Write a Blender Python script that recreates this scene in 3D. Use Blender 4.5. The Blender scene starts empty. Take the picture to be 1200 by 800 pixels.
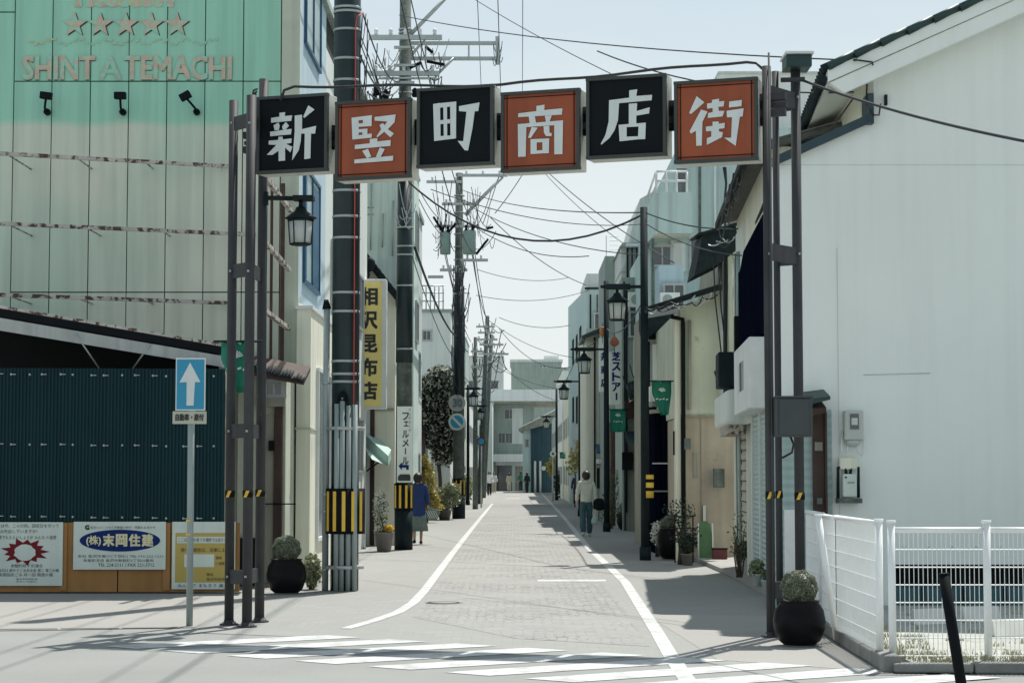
import bpy, math, random
from mathutils import Vector as V
from math import sin, cos, pi, radians as R
random.seed(7)
sc = bpy.context.scene
# ------------------------------------------------------------------ camera
F = 2333.0; PITCH = math.atan(155 / F); YAW = math.atan(4 / F); CH = 1.6
cd = bpy.data.cameras.new('camera'); cam = bpy.data.objects.new('camera', cd); sc.collection.objects.link(cam)
cd.sensor_width = 36; cd.lens = 36 * F / 1200; cd.clip_end = 3000; cd.clip_start = .1
cam.location = (0, 0, CH); cam.rotation_euler = (pi / 2 + PITCH, 0, YAW); sc.camera = cam
# ------------------------------------------------------------------ sky, sun, exposure
SUN_EL, SUN_AZ = R(61), R(26)
w = bpy.data.worlds.new('World'); sc.world = w; w.use_nodes = True
nt = w.node_tree; bg = nt.nodes['Background']; bg.inputs[1].default_value = .1
sky = nt.nodes.new('ShaderNodeTexSky'); sky.sky_type = 'NISHITA'; sky.sun_disc = False
sky.sun_elevation = SUN_EL; sky.sun_rotation = SUN_AZ; sky.air_density = 1.0; sky.dust_density = 1.2; sky.ozone_density = 1.5
tc = nt.nodes.new('ShaderNodeTexCoord'); mp = nt.nodes.new('ShaderNodeMapping'); mp.inputs['Scale'].default_value = (2.2, 2.2, 6)
nz = nt.nodes.new('ShaderNodeTexNoise'); nz.inputs['Scale'].default_value = 1.6; nz.inputs['Detail'].default_value = 6; nz.inputs['Roughness'].default_value = .55
rp = nt.nodes.new('ShaderNodeValToRGB'); rp.color_ramp.elements[0].position = .38; rp.color_ramp.elements[1].position = .66
rp.color_ramp.elements[0].color = (.74, .74, .74, 1); rp.color_ramp.elements[1].color = (.97, .97, .97, 1)
mx = nt.nodes.new('ShaderNodeMixRGB'); mx.inputs['Color2'].default_value = (7.55, 7.9, 8.1, 1)
nt.links.new(tc.outputs['Generated'], mp.inputs[0]); nt.links.new(mp.outputs[0], nz.inputs['Vector']); nt.links.new(nz.outputs[0], rp.inputs[0])
sx_ = nt.nodes.new('ShaderNodeSeparateXYZ'); nt.links.new(tc.outputs['Generated'], sx_.inputs[0])
hz = nt.nodes.new('ShaderNodeMapRange'); hz.inputs[1].default_value = .06; hz.inputs[2].default_value = 1; hz.inputs[3].default_value = 1; hz.inputs[4].default_value = .35; nt.links.new(sx_.outputs[2], hz.inputs[0])
hm = nt.nodes.new('ShaderNodeMath'); hm.operation = 'MULTIPLY'; nt.links.new(rp.outputs[0], hm.inputs[0]); nt.links.new(hz.outputs[0], hm.inputs[1])
nt.links.new(hm.outputs[0], mx.inputs[0])
ec = nt.nodes.new('ShaderNodeValToRGB'); ec.color_ramp.elements[0].position = .08; ec.color_ramp.elements[0].color = (.755, .795, .798, 1); ec.color_ramp.elements[1].position = .30; ec.color_ramp.elements[1].color = (.595, .70, .712, 1)
ev = nt.nodes.new('ShaderNodeVectorMath'); ev.operation = 'SCALE'; ev.inputs['Scale'].default_value = 10; nt.links.new(sx_.outputs[2], ec.inputs[0]); nt.links.new(ec.outputs[0], ev.inputs[0]); nt.links.new(ev.outputs[0], mx.inputs['Color2']); nt.links.new(sky.outputs[0], mx.inputs['Color1']); nt.links.new(mx.outputs[0], bg.inputs[0])
sd = bpy.data.lights.new('sun', 'SUN'); sd.energy = 5; sd.angle = R(.53); sd.color = (1, .965, .905)
so = bpy.data.objects.new('sun', sd); sc.collection.objects.link(so)
so.rotation_euler = V((-sin(SUN_AZ) * cos(SUN_EL), -cos(SUN_AZ) * cos(SUN_EL), -sin(SUN_EL))).to_track_quat('-Z', 'Y').to_euler()
sc.view_settings.view_transform = 'Standard'; sc.view_settings.look = 'None'; sc.view_settings.exposure = .2; sc.view_settings.gamma = 1

# ------------------------------------------------------------------ measuring helpers
def ray(px, py):
    a = (px - 600) / F; u = (400 - py) / F
    f = cos(PITCH) - u * sin(PITCH); z = sin(PITCH) + u * cos(PITCH)
    return V((a * cos(YAW) - f * sin(YAW), f * cos(YAW) + a * sin(YAW), z))
CAM = V((0, 0, CH))
def P(px, py, Y): d = ray(px, py); return CAM + d * (Y / d.y)
def G(px, py, z=0): d = ray(px, py); return CAM + d * ((z - CH) / d.z)
def onplane(px, py, o, n): d = ray(px, py); return CAM + d * ((o - CAM).dot(n) / d.dot(n))
def PX(px, Y, py=450): return P(px, py, Y).x
def PZ(py, Y): return P(604, py, Y).z

# ------------------------------------------------------------------ materials
def lin(c): c /= 255; return c / 12.92 if c <= .04045 else ((c + .055) / 1.055) ** 2.4
def srgb(r, g, b): return (lin(r), lin(g), lin(b))
def S(r, g, b, k=.55): return tuple(min(.85, lin(x) / k) for x in (r, g, b))     # albedo of a surface seen in open shade
MATS = {}
def M(name, col, rough=.8, var=.10, scale=1.5, streak=0, bump=0, bscale=30, metal=0, spot=None, spotc=(.12, .05, .03), spotscale=8, trans=0, spec=.5, brick=None, setts=0):
    if name in MATS: return MATS[name]
    m = bpy.data.materials.new(name); m.use_nodes = True; MATS[name] = m
    t = m.node_tree; N = t.nodes.new; L = t.links.new; b = t.nodes['Principled BSDF']
    b.inputs['Roughness'].default_value = rough; b.inputs['Metallic'].default_value = metal; b.inputs['Specular IOR Level'].default_value = spec
    g = N('ShaderNodeNewGeometry')
    n1 = N('ShaderNodeTexNoise'); n1.inputs['Scale'].default_value = scale; n1.inputs['Detail'].default_value = 7; n1.inputs['Roughness'].default_value = .6
    L(g.outputs['Position'], n1.inputs['Vector'])
    r1 = N('ShaderNodeMapRange'); r1.inputs[1].default_value = .3; r1.inputs[2].default_value = .7; r1.inputs[3].default_value = 1 - var; r1.inputs[4].default_value = 1 + var * .7
    L(n1.outputs[0], r1.inputs[0])
    vm = N('ShaderNodeVectorMath'); vm.operation = 'SCALE'; vm.inputs[0].default_value = col; L(r1.outputs[0], vm.inputs['Scale'])
    out = vm.outputs[0]
    if setts:
        vo = N('ShaderNodeTexVoronoi'); vo.feature = 'DISTANCE_TO_EDGE'; vo.inputs['Scale'].default_value = setts; vo.inputs['Randomness'].default_value = .55; L(g.outputs['Position'], vo.inputs['Vector'])
        v1 = N('ShaderNodeMapRange'); v1.inputs[1].default_value = .02; v1.inputs[2].default_value = .09; v1.inputs[3].default_value = .52; L(vo.outputs['Distance'], v1.inputs[0])
        vc = N('ShaderNodeTexVoronoi'); vc.inputs['Scale'].default_value = setts; vc.inputs['Randomness'].default_value = .55; L(g.outputs['Position'], vc.inputs['Vector']); sv_ = N('ShaderNodeSeparateXYZ'); L(vc.outputs['Color'], sv_.inputs[0])
        v2 = N('ShaderNodeMapRange'); v2.inputs[3].default_value = .86; v2.inputs[4].default_value = 1.06; L(sv_.outputs[0], v2.inputs[0]); vmul = N('ShaderNodeMath'); vmul.operation = 'MULTIPLY'; L(v1.outputs[0], vmul.inputs[0]); L(v2.outputs[0], vmul.inputs[1])
        bn = N('ShaderNodeTexNoise'); bn.inputs['Scale'].default_value = .55; bn.inputs['Detail'].default_value = 3; L(g.outputs['Position'], bn.inputs['Vector']); bm_ = N('ShaderNodeMapRange'); bm_.inputs[1].default_value = .4; bm_.inputs[2].default_value = .6; bm_.inputs[3].default_value = .15; L(bn.outputs[0], bm_.inputs[0])
        mm = N('ShaderNodeMix'); L(bm_.outputs[0], mm.inputs[0]); mm.inputs[2].default_value = .96; L(vmul.outputs[0], mm.inputs[3])
        m9 = N('ShaderNodeVectorMath'); m9.operation = 'SCALE'; L(out, m9.inputs[0]); L(mm.outputs[0], m9.inputs['Scale']); out = m9.outputs[0]
    if brick:
        bw, bh, mort, dk = brick
        bt = N('ShaderNodeTexBrick'); bt.inputs['Scale'].default_value = 1; bt.inputs['Brick Width'].default_value = bw; bt.inputs['Row Height'].default_value = bh
        bt.inputs['Mortar Size'].default_value = mort; bt.inputs['Color1'].default_value = (1, 1, 1, 1); bt.inputs['Color2'].default_value = (.88, .87, .86, 1); bt.inputs['Mortar'].default_value = (dk, dk, dk, 1)
        
        bn = N('ShaderNodeTexNoise'); bn.inputs['Scale'].default_value = .8; bn.inputs['Detail'].default_value = 4; L(g.outputs['Position'], bn.inputs['Vector'])
        bm_ = N('ShaderNodeMapRange'); bm_.inputs[1].default_value = .38; bm_.inputs[2].default_value = .62; bm_.inputs[3].default_value = .1; L(bn.outputs[0], bm_.inputs[0])
        bx_ = N('ShaderNodeMixRGB'); L(bm_.outputs[0], bx_.inputs[0]); bx_.inputs[1].default_value = (.96, .96, .96, 1); L(bt.outputs[0], bx_.inputs[2])
        nw = N('ShaderNodeTexNoise'); nw.inputs['Scale'].default_value = 3; L(g.outputs['Position'], nw.inputs['Vector']); wv_ = N('ShaderNodeVectorMath'); wv_.operation = 'MULTIPLY_ADD'; wv_.inputs[1].default_value = (.05, .05, 0); L(nw.outputs['Color'], wv_.inputs[0]); L(g.outputs['Position'], wv_.inputs[2]); L(wv_.outputs[0], bt.inputs['Vector'])
        m2 = N('ShaderNodeVectorMath'); m2.operation = 'MULTIPLY'; L(out, m2.inputs[0]); L(bx_.outputs[0], m2.inputs[1]); out = m2.outputs[0]
    if streak:
        mpn = N('ShaderNodeMapping'); mpn.inputs['Scale'].default_value = (7, 7, .35); L(g.outputs['Position'], mpn.inputs[0])
        n2 = N('ShaderNodeTexNoise'); n2.inputs['Scale'].default_value = 1; n2.inputs['Detail'].default_value = 6; L(mpn.outputs[0], n2.inputs['Vector'])
        r2 = N('ShaderNodeMapRange'); r2.inputs[1].default_value = .45; r2.inputs[2].default_value = .75; r2.inputs[3].default_value = 1; r2.inputs[4].default_value = 1 - streak
        L(n2.outputs[0], r2.inputs[0]); m3 = N('ShaderNodeVectorMath'); m3.operation = 'SCALE'; L(out, m3.inputs[0]); L(r2.outputs[0], m3.inputs['Scale']); out = m3.outputs[0]
    if spot:
        n3 = N('ShaderNodeTexNoise'); n3.inputs['Scale'].default_value = spotscale; n3.inputs['Detail'].default_value = 8; n3.inputs['Roughness'].default_value = .65
        L(g.outputs['Position'], n3.inputs['Vector'])
        r3 = N('ShaderNodeMapRange'); r3.inputs[1].default_value = spot; r3.inputs[2].default_value = spot + .06; L(n3.outputs[0], r3.inputs[0])
        m4 = N('ShaderNodeMixRGB'); L(r3.outputs[0], m4.inputs[0]); L(out, m4.inputs[1]); m4.inputs[2].default_value = (*spotc, 1); out = m4.outputs[0]
    L(out, b.inputs['Base Color'])
    if bump:
        nb = N('ShaderNodeTexNoise'); nb.inputs['Scale'].default_value = bscale; nb.inputs['Detail'].default_value = 5; L(g.outputs['Position'], nb.inputs['Vector'])
        bp = N('ShaderNodeBump'); bp.inputs['Strength'].default_value = bump; bp.inputs['Distance'].default_value = .02; L(nb.outputs[0], bp.inputs['Height']); L(bp.outputs[0], b.inputs['Normal'])
    if trans:
        tr = N('ShaderNodeBsdfTranslucent'); L(out, tr.inputs[0]); ms = N('ShaderNodeMixShader'); ms.inputs[0].default_value = trans
        L(b.outputs[0], ms.inputs[1]); L(tr.outputs[0], ms.inputs[2]); L(ms.outputs[0], t.nodes['Material Output'].inputs[0])
    return m
def glassmat(name, col=(.03, .05, .055), rough=.08):
    m = M(name, col, rough, .3, 2, spec=1.0); return m

m_road = M('road_asphalt', (.245, .252, .238), .9, .10, .45, bump=.35, bscale=60, spot=.68, spotc=(.24, .25, .24), spotscale=2.5)
m_pave = M('paving_blocks', (.285, .288, .272), .85, .07, .8, bump=.3, bscale=50, brick=(.2, .1, .006, .78))
m_centre = M('centre_blocks', (.30, .298, .284), .85, .10, 1.3, bump=.4, bscale=50, setts=9.5)
m_walk = M('sidewalk_concrete', (.298, .292, .27), .9, .06, .5, bump=.25, bscale=50, spot=.7, spotc=(.30, .30, .28), spotscale=1.3)
m_paint = M('road_paint', (.50, .515, .50), .75, .10, 5, bump=.2, bscale=60, spot=.52, spotc=(.375, .38, .37), spotscale=4)
m_kerb = M('kerb_stone', (.23, .235, .22), .9, .2, 4, bump=.4)
m_lot = M('lot_concrete', (.40, .41, .37), .95, .2, 1.2, bump=.5, bscale=25, spot=.6, spotc=(.22, .24, .13), spotscale=3)
m_post = M('arch_paint', (.055, .057, .060), .6, .22, 3, streak=.3, spec=.25, spot=.66, spotc=(.11, .06, .045), spotscale=5)
m_frame = M('sign_frame', (.055, .066, .062), .55, .12, 4, spec=.3)
m_black = M('black_paint', (.01, .012, .014), .6, .2, 4, spec=.06)
m_dark = M('dark_steel', (.016, .026, .030), .6, .25, 3, streak=.3, spec=.1)
m_signbox = M('sign_case_cream', (.62, .62, .55), .55, .08, 5, streak=.15)
m_signnavy = M('sign_face_navy', (.007, .010, .013), .6, .12, 2, streak=.1, spec=.12)
m_signred = M('sign_face_red', (.33, .072, .024), .6, .12, 2.5, streak=.25)
m_char = M('sign_lettering', (.68, .73, .72), .5, .05, 9, streak=.1)
m_pink = M('sign_trim_red', (.35, .05, .06), .5, .1, 4)
m_conc = M('concrete_pole', (.12, .145, .13), .9, .35, 6, streak=.4, bump=.5, spot=.58, spotc=(.20, .22, .19), spotscale=9)
m_polew = M('pole_wrap', (.010, .028, .031), .38, .3, 3, streak=.3, spec=.45)
m_pipe = M('grey_conduit', (.30, .36, .35), .5, .10, 3, streak=.25)
m_steel = M('galvanised_steel', (.42, .46, .45), .45, .12, 8, metal=.5)
m_yellow = M('yellow_band', (.78, .5, .06), .5, .08, 6)
m_wire = M('black_cable', (.018, .022, .026), .6, .1, 3)
m_red = M('red_tube', (.75, .08, .06), .5, .05, 3)
m_white = M('white_paint', (.74, .77, .76), .55, .06, 4, streak=.15)
m_fence = M('fence_white', (.84, .86, .85), .45, .05, 8, spot=.70, spotc=(.35, .2, .14), spotscale=14)
m_wallw = M('white_wall', (.83, .88, .84), .9, .05, .35, streak=.05, bump=.08, spot=.74, spotc=(.62, .66, .62), spotscale=1.7)
m_tealshut = M('teal_siding', (.38, .50, .48), .5, .08, 2, streak=.2)
m_beige = M('beige_plaster', (.56, .60, .49), .92, .18, .8, streak=.2, bump=.2, spot=.66, spotc=(.38, .40, .32), spotscale=1.6)
m_beige2 = M('dark_beige', (.33, .33, .27), .9, .2, 1.4, streak=.4, bump=.15)
m_cream = M('cream_wall', (.80, .80, .66), .9, .07, 1, streak=.2)
m_tealw = M('pale_teal_wall', (.50, .63, .61), .85, .06, .8, streak=.22)
m_grey = M('grey_wall', (.34, .41, .37), .9, .08, .8, streak=.3)
m_lgrey = M('light_grey_wall', (.66, .71, .67), .9, .06, .8, streak=.2)
m_white2 = M('pale_wall', (.77, .80, .76), .85, .05, 1, streak=.15)
m_navy = M('navy_sheet', (.005, .007, .017), .9, .2, 2, streak=.3, spec=.0)
m_hoard = M('hoarding_teal', (.010, .040, .047), .65, .10, 1.2, streak=.25, spec=.15)
m_ply = M('orange_board', (.34, .17, .05), .7, .12, 2, streak=.2, spot=.69, spotc=(.05, .04, .03), spotscale=4)
m_brown = M('brown_wood', (.07, .042, .032), .8, .3, 4, streak=.4)
m_rust = M('rusty_white', (.50, .48, .43), .8, .25, 5, spot=.50, spotc=(.09, .045, .035), spotscale=9)
m_rustd = M('rust_brown', (.08, .045, .035), .85, .4, 6)
m_tile = M('roof_tile', (.018, .028, .030), .7, .4, 9, spec=.12)
m_tileg = M('roof_tile_green', (.012, .045, .043), .5, .3, 4)
m_gutter = M('blue_flashing', (.02, .05, .065), .5, .2, 3)
m_glass = glassmat('window_glass'); m_gl2 = glassmat('pale_window', (.16, .20, .20), .15)
m_bluef = M('blue_frame', (.02, .10, .19), .45, .12, 3); m_bluew = M('pale_blue_wall', (.46, .60, .66), .8, .06, 1, streak=.15)
m_gap = M('dark_gap', (.006, .010, .010), .9, .1, 3)  # near black: panel joints, and painted shade inside openings
m_alu = M('aluminium_frame', (.42, .45, .45), .4, .08, 4, metal=.4)
m_lamp = M('lamp_glass_white', (.80, .85, .82), .35, .05, 5, trans=.5)
m_green = M('green_flag', (.02, .26, .17), .7, .15, 4, trans=.25)
m_flagw = M('flag_print', (.65, .72, .68), .7, .1, 9)
m_ysign = M('yellow_sign', (.95, .78, .27), .5, .05, 2, streak=.1)
m_poty = M('poster_yellow', (.45, .34, .08), .5, .06, 3); m_potw = M('poster_white', (.60, .68, .62), .5, .05, 3, streak=.1)
m_blue = M('sign_blue', (.02, .28, .46), .4, .05, 4); m_logo = M('logo_blue', (.006, .024, .14), .6, .1, 4, spec=.15)
m_burst = M('burst_red', (.17, .014, .022), .6, .1, 5, spec=.15); m_ink = M('ink', (.03, .035, .035), .6, .1, 5); m_gold = M('logo_cream', (.72, .68, .42), .5, .05, 5)
m_pot = M('glazed_pot', (.008, .008, .009), .4, .4, 3, bump=.1, spec=.1, spot=.72, spotc=(.25, .13, .03), spotscale=5)
m_plast = M('grey_planter', (.20, .19, .18), .8, .2, 4); m_soil = M('soil', (.05, .04, .03), .95, .3, 9)
m_bark = M('bark', (.10, .08, .06), .9, .3, 6, bump=.5)
m_orange = M('orange_lantern', (.50, .13, .08), .6, .1, 5)
m_skin = M('skin', (.50, .32, .24), .6, .05, 6); m_hair = M('dark_hair', (.014, .011, .011), .5, .4, 30)
m_box = M('control_box', (.05, .06, .063), .6, .1, 2, streak=.2)
def leafmat(name, a, tr=.3): return M(name, a, .45, .45, 14, trans=tr)
lf_dark = leafmat('leaf_dark', (.022, .042, .024)); lf_yel = leafmat('leaf_yellow', (.42, .36, .10)); lf_mid = leafmat('leaf_green', (.10, .15, .06)); lf_pale = leafmat('leaf_pale', (.30, .34, .20))
lf_topi = leafmat('leaf_topiary', (.24, .27, .19)); lf_fly = leafmat('flower_yellow', (.8, .55, .05)); lf_flw = leafmat('flower_white', (.75, .76, .72))

# ------------------------------------------------------------------ object helpers
COL = sc.collection
def wloc(o):
    v = V((0, 0, 0))
    while o is not None: v += o.location; o = o.parent
    return v
def tag(o, label=None, cat=None, group=None, kind=None):
    if label: o['label'] = label
    if cat: o['category'] = cat
    if group: o['group'] = group
    if kind: o['kind'] = kind
    return o
def thing(name, loc, label, cat, group=None, kind=None):
    o = bpy.data.objects.new(name, None); COL.objects.link(o); o.location = loc; o.empty_display_size = .2
    return tag(o, label, cat, group, kind)
def link(o, parent=None):
    COL.objects.link(o); o.parent = parent; return o
def copy_tree(o, parent=None):
    c = o.copy(); COL.objects.link(c); c.parent = parent
    for ch in list(o.children): copy_tree(ch, c)
    return c
class MB:
    def __init__(s): s.v = []; s.f = []; s.sm = []
    def add(s, vs, fs, smooth=False):
        b = len(s.v); s.v += [V(p) for p in vs]; s.f += [tuple(i + b for i in f) for f in fs]; s.sm += [smooth] * len(fs); return s
    def box(s, x0, x1, y0, y1, z0, z1):
        vs = [(x, y, z) for z in (z0, z1) for y in (y0, y1) for x in (x0, x1)]
        return s.add(vs, [(0, 2, 3, 1), (4, 5, 7, 6), (0, 1, 5, 4), (2, 6, 7, 3), (0, 4, 6, 2), (1, 3, 7, 5)])
    def obox(s, c, u, v, n):   # half vectors
        c, u, v, n = V(c), V(u), V(v), V(n)
        vs = [c + a * u + b * v + d * n for d in (-1, 1) for b in (-1, 1) for a in (-1, 1)]
        return s.add(vs, [(0, 2, 3, 1), (4, 5, 7, 6), (0, 1, 5, 4), (2, 6, 7, 3), (0, 4, 6, 2), (1, 3, 7, 5)])
    def tube(s, p, r, n=8, r2=None, cap=True):
        p = [V(q) for q in p]; k = len(p); rs = r if isinstance(r, (list, tuple)) else ([r + ((r2 if r2 is not None else r) - r) * i / (k - 1) for i in range(k)])
        d0 = (p[1] - p[0]).normalized(); a = d0.orthogonal().normalized()
        if abs(d0.z) < .99: a = d0.cross(V((0, 0, 1))).normalized()
        vs = []
        for i in range(k):
            d = ((p[min(i + 1, k - 1)] - p[i]).normalized() + (p[i] - p[max(i - 1, 0)]).normalized())
            if d.length < 1e-6: d = d0
            d.normalize(); a = (a - d * a.dot(d))
            a = a.normalized() if a.length > 1e-6 else d.orthogonal().normalized(); b = d.cross(a)
            for j in range(n): t = 2 * pi * j / n; vs.append(p[i] + (a * cos(t) + b * sin(t)) * rs[i])
        fs = [(i * n + j, i * n + (j + 1) % n, (i + 1) * n + (j + 1) % n, (i + 1) * n + j) for i in range(k - 1) for j in range(n)]
        b0 = len(s.v); s.add(vs, fs, n > 4)
        if cap: s.f += [tuple(b0 + j for j in reversed(range(n))), tuple(b0 + (k - 1) * n + j for j in range(n))]; s.sm += [False, False]
        return s
    def lathe(s, c, prof, n=24, sx=1, sy=1):
        c = V(c); vs = [c + V((r * cos(2 * pi * j / n) * sx, r * sin(2 * pi * j / n) * sy, z)) for r, z in prof for j in range(n)]
        k = len(prof); fs = [(i * n + j, i * n + (j + 1) % n, (i + 1) * n + (j + 1) % n, (i + 1) * n + j) for i in range(k - 1) for j in range(n)]
        b0 = len(s.v); s.add(vs, fs, True); s.f += [tuple(b0 + j for j in reversed(range(n))), tuple(b0 + (k - 1) * n + j for j in range(n))]; s.sm += [False, False]
        return s
    def ball(s, c, rx, ry=None, rz=None, n=14, m=9):
        ry = ry or rx; rz = rz or rx
        return s.lathe(c, [(max(.001, sin(pi * i / m)) * rx, -cos(pi * i / m) * rz) for i in range(m + 1)], n, 1, ry / rx)
    def prism(s, pts, ext):
        pts = [V(p) for p in pts]; e = V(ext); n = len(pts)
        return s.add(pts + [p + e for p in pts], [tuple(range(n)), tuple(range(2 * n - 1, n - 1, -1))] + [(i, i + n, (i + 1) % n + n, (i + 1) % n) for i in range(n)])
    def quad(s, a, b, c, d): return s.add([a, b, c, d], [(0, 1, 2, 3)])
    def build(s, name, mat, parent=None, label=None, bev=0, kind=None):
        me = bpy.data.meshes.new(name); o_ = wloc(parent) if parent else V((0, 0, 0))
        me.from_pydata([tuple(v - o_) for v in s.v], [], s.f); me.polygons.foreach_set('use_smooth', s.sm)
        if isinstance(mat, (list, tuple)):
            for q in mat: me.materials.append(q)
        else: me.materials.append(mat)
        import bmesh; bm = bmesh.new(); bm.from_mesh(me); bmesh.ops.recalc_face_normals(bm, faces=bm.faces); bm.to_mesh(me); bm.free()
        ob = bpy.data.objects.new(name, me); link(ob, parent)
        if bev: md = ob.modifiers.new('b', 'BEVEL'); md.width = bev; md.segments = 2; md.limit_method = 'ANGLE'
        if label: ob['label'] = label
        if kind: ob['kind'] = kind
        return ob
def bx(name, mat, parent, x0, x1, y0, y1, z0, z1, **k): return MB().box(x0, x1, y0, y1, z0, z1).build(name, mat, parent, **k)
def tb(name, mat, parent, p, r, n=8, r2=None, **k): return MB().tube(p, r, n, r2).build(name, mat, parent, **k)

# text converted to a thin mesh on a frame: origin = lower left, u right, v up, both unit; fitted to (wd, ht)
def text_mesh(body, res=2):
    cu = bpy.data.curves.new('t', 'FONT'); cu.body = body; cu.resolution_u = res; cu.size = 1
    o = bpy.data.objects.new('t', cu); COL.objects.link(o); dg = bpy.context.evaluated_depsgraph_get(); me = bpy.data.meshes.new_from_object(o.evaluated_get(dg))
    bpy.data.objects.remove(o); bpy.data.curves.remove(cu); return me
TX = 0
def text(body, mat, parent, o, u, v, wd, ht, name='lettering', bold=0, res=2, lift=.004, fit=True):
    me = text_mesh(body, res)
    if not me.vertices: return
    o, u, v = V(o), V(u).normalized(), V(v).normalized(); n = u.cross(v)
    xs = [q.co.x for q in me.vertices]; ys = [q.co.y for q in me.vertices]; x0, x1, y0, y1 = min(xs), max(xs), min(ys), max(ys)
    sx = wd / (x1 - x0 or 1); sy = ht / (y1 - y0 or 1)
    if not fit: sx = sy = min(sx, sy)
    off = wloc(parent) if parent else V()
    co = [q.co.copy() for q in me.vertices]; fs = [tuple(p.vertices) for p in me.polygons]
    mb = MB(); shifts = [(0, 0)] if not bold else [(0, 0), (bold, 0), (0, bold), (bold, bold)]
    for i, (a, b) in enumerate(shifts):
        mb.add([o + u * ((c.x - x0) * sx + a) + v * ((c.y - y0) * sy + b) + n * (lift + i * .0012) for c in co], fs)
    bpy.data.meshes.remove(me)
    me2 = bpy.data.meshes.new(name); me2.from_pydata([tuple(p - off) for p in mb.v], [], mb.f); me2.materials.append(mat)
    ob = bpy.data.objects.new(name, me2); return link(ob, parent)
def vtext(chars, mat, parent, o, u, v, cw, chh, gap, name='lettering', bold=0, lift=.004):
    # vertical line of characters going down from o (top left), each one a part
    for i, c in enumerate(chars):
        body, wd, ht, dx, dy = c, cw, chh, 0, 0
        if c == 'ー': body, wd, ht, dx = '丨', cw * .12, chh * .8, cw * .45
        if c in 'ェァ': wd, ht, dx = cw * .7, chh * .65, cw * .25
        text(body, mat, parent, V(o) + V(u).normalized() * dx - V(v).normalized() * (i * (chh + gap) + ht), u, v, wd, ht, name, bold, lift=lift)

def leaves(name, mat, parent, blobs, n, size, seed=1, ground=None, hollow=.35, asp=.55, lump=.18):
    rnd = random.Random(seed); vs = []; fs = []
    tot = sum(b[1][0] * b[1][1] + b[1][0] * b[1][2] for b in blobs)
    for c, rr in blobs:
        c = V(c); k = int(n * (rr[0] * rr[1] + rr[0] * rr[2]) / tot)
        for i in range(k):
            d = V((rnd.gauss(0, 1), rnd.gauss(0, 1), rnd.gauss(0, 1))).normalized(); q = hollow + (1 - hollow) * rnd.random() ** .5
            q *= 1 + lump * sin(d.x * 7 + seed) * sin(d.z * 6 + d.y * 5)
            p = c + V((d.x * rr[0], d.y * rr[1], d.z * rr[2])) * q
            if ground is not None and p.z < ground: continue
            a = V((rnd.gauss(0, 1), rnd.gauss(0, 1), rnd.gauss(0, 1))).normalized() + d * .6; a.normalize(); b = a.orthogonal().normalized()
            b.rotate(__import__('mathutils').Quaternion(a, rnd.random() * 6.28)); cc = a.cross(b); s_ = size * rnd.uniform(.6, 1.3)
            i0 = len(vs); vs += [p - b * s_, p + cc * s_ * asp, p + b * s_, p - cc * s_ * asp]; fs.append((i0, i0 + 1, i0 + 2, i0 + 3))
    mb = MB(); mb.v = vs; mb.f = fs; mb.sm = [False] * len(fs)
    me = bpy.data.meshes.new(name); off = wloc(parent) if parent else V(); me.from_pydata([tuple(v - off) for v in vs], [], fs); me.materials.append(mat)
    return link(bpy.data.objects.new(name, me), parent)
def catenary(a, b, sag, k=14):
    a, b = V(a), V(b); return [a.lerp(b, i / k) - V((0, 0, 4 * sag * (i / k) * (1 - i / k))) for i in range(k + 1)]
def wire(a, b, sag, label, r=.012, group='overhead cables', name='overhead_cable', mat=None):
    o = tb(name, mat or m_wire, None, catenary(a, b, sag), r, 5); return tag(o, label, 'cable', group)

# ================================================================== SETTING: ground
tag(bx('ground', m_road, None, -320, 320, -60, 620, -.5, -.008), kind='structure')
tag(MB().add(*(lambda q: ([(a, b, c + .004) for a, b, c in q], [tuple(range(len(q)))]))([(-60, 5, -.007), (60, 5, -.007), (60, 14.2, -.007), (3.3, 15.6, -.007), (1.6, 17.2, -.007), (-1.4, 19.5, -.007), (-3.2, 20.3, -.007), (-9, 19.4, -.007), (-60, 14, -.007)])).build('road', m_road), kind='structure')
tag(MB().add(*(lambda q: ([(a, b, c + .004) for a, b, c in q], [tuple(range(len(q)))]))([(-3.35, 20.3, -.007), (-1.4, 19.5, -.007), (1.6, 17.2, -.007), (3.3, 15.6, -.007), (3.3, 19, -.007), (3.45, 60, -.007), (3.4, 200, -.007), (-3.4, 200, -.007), (-3.4, 27, -.007)])).build('street_paving', m_pave), kind='structure')
tag(MB().add(*(lambda q: ([(a, b, c + .004) for a, b, c in q], [tuple(range(len(q)))]))([(-1.15, 22.5, -.005), (.0, 19.6, -.005), (1.25, 18.7, -.005), (1.3, 24, -.005), (1.2, 60, -.005), (1.1, 185, -.005), (-1.1, 185, -.005), (-1.25, 60, -.005)])).build('centre_paving', m_centre), kind='structure')
tag(MB().add(*(lambda q: ([(a, b, c + .004) for a, b, c in q], [tuple(range(len(q)))]))([(-60, 14.6, -.005), (-9, 19.9, -.005), (-4.6, 20.7, -.005), (-3.36, 21.0, -.005), (-3.36, 30, -.005), (-60, 30, -.005)])).build('left_sidewalk', m_walk), kind='structure')
tag(MB().add(*(lambda q: ([(a, b, c + .004) for a, b, c in q], [tuple(range(len(q)))]))([(1.75, 17.35, -.005), (3.1, 16.2, -.005), (3.1, 22.4, -.005), (2.9, 22.8, -.005), (1.5, 22.8, -.005)])).build('right_sidewalk', m_walk), kind='structure')
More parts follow.
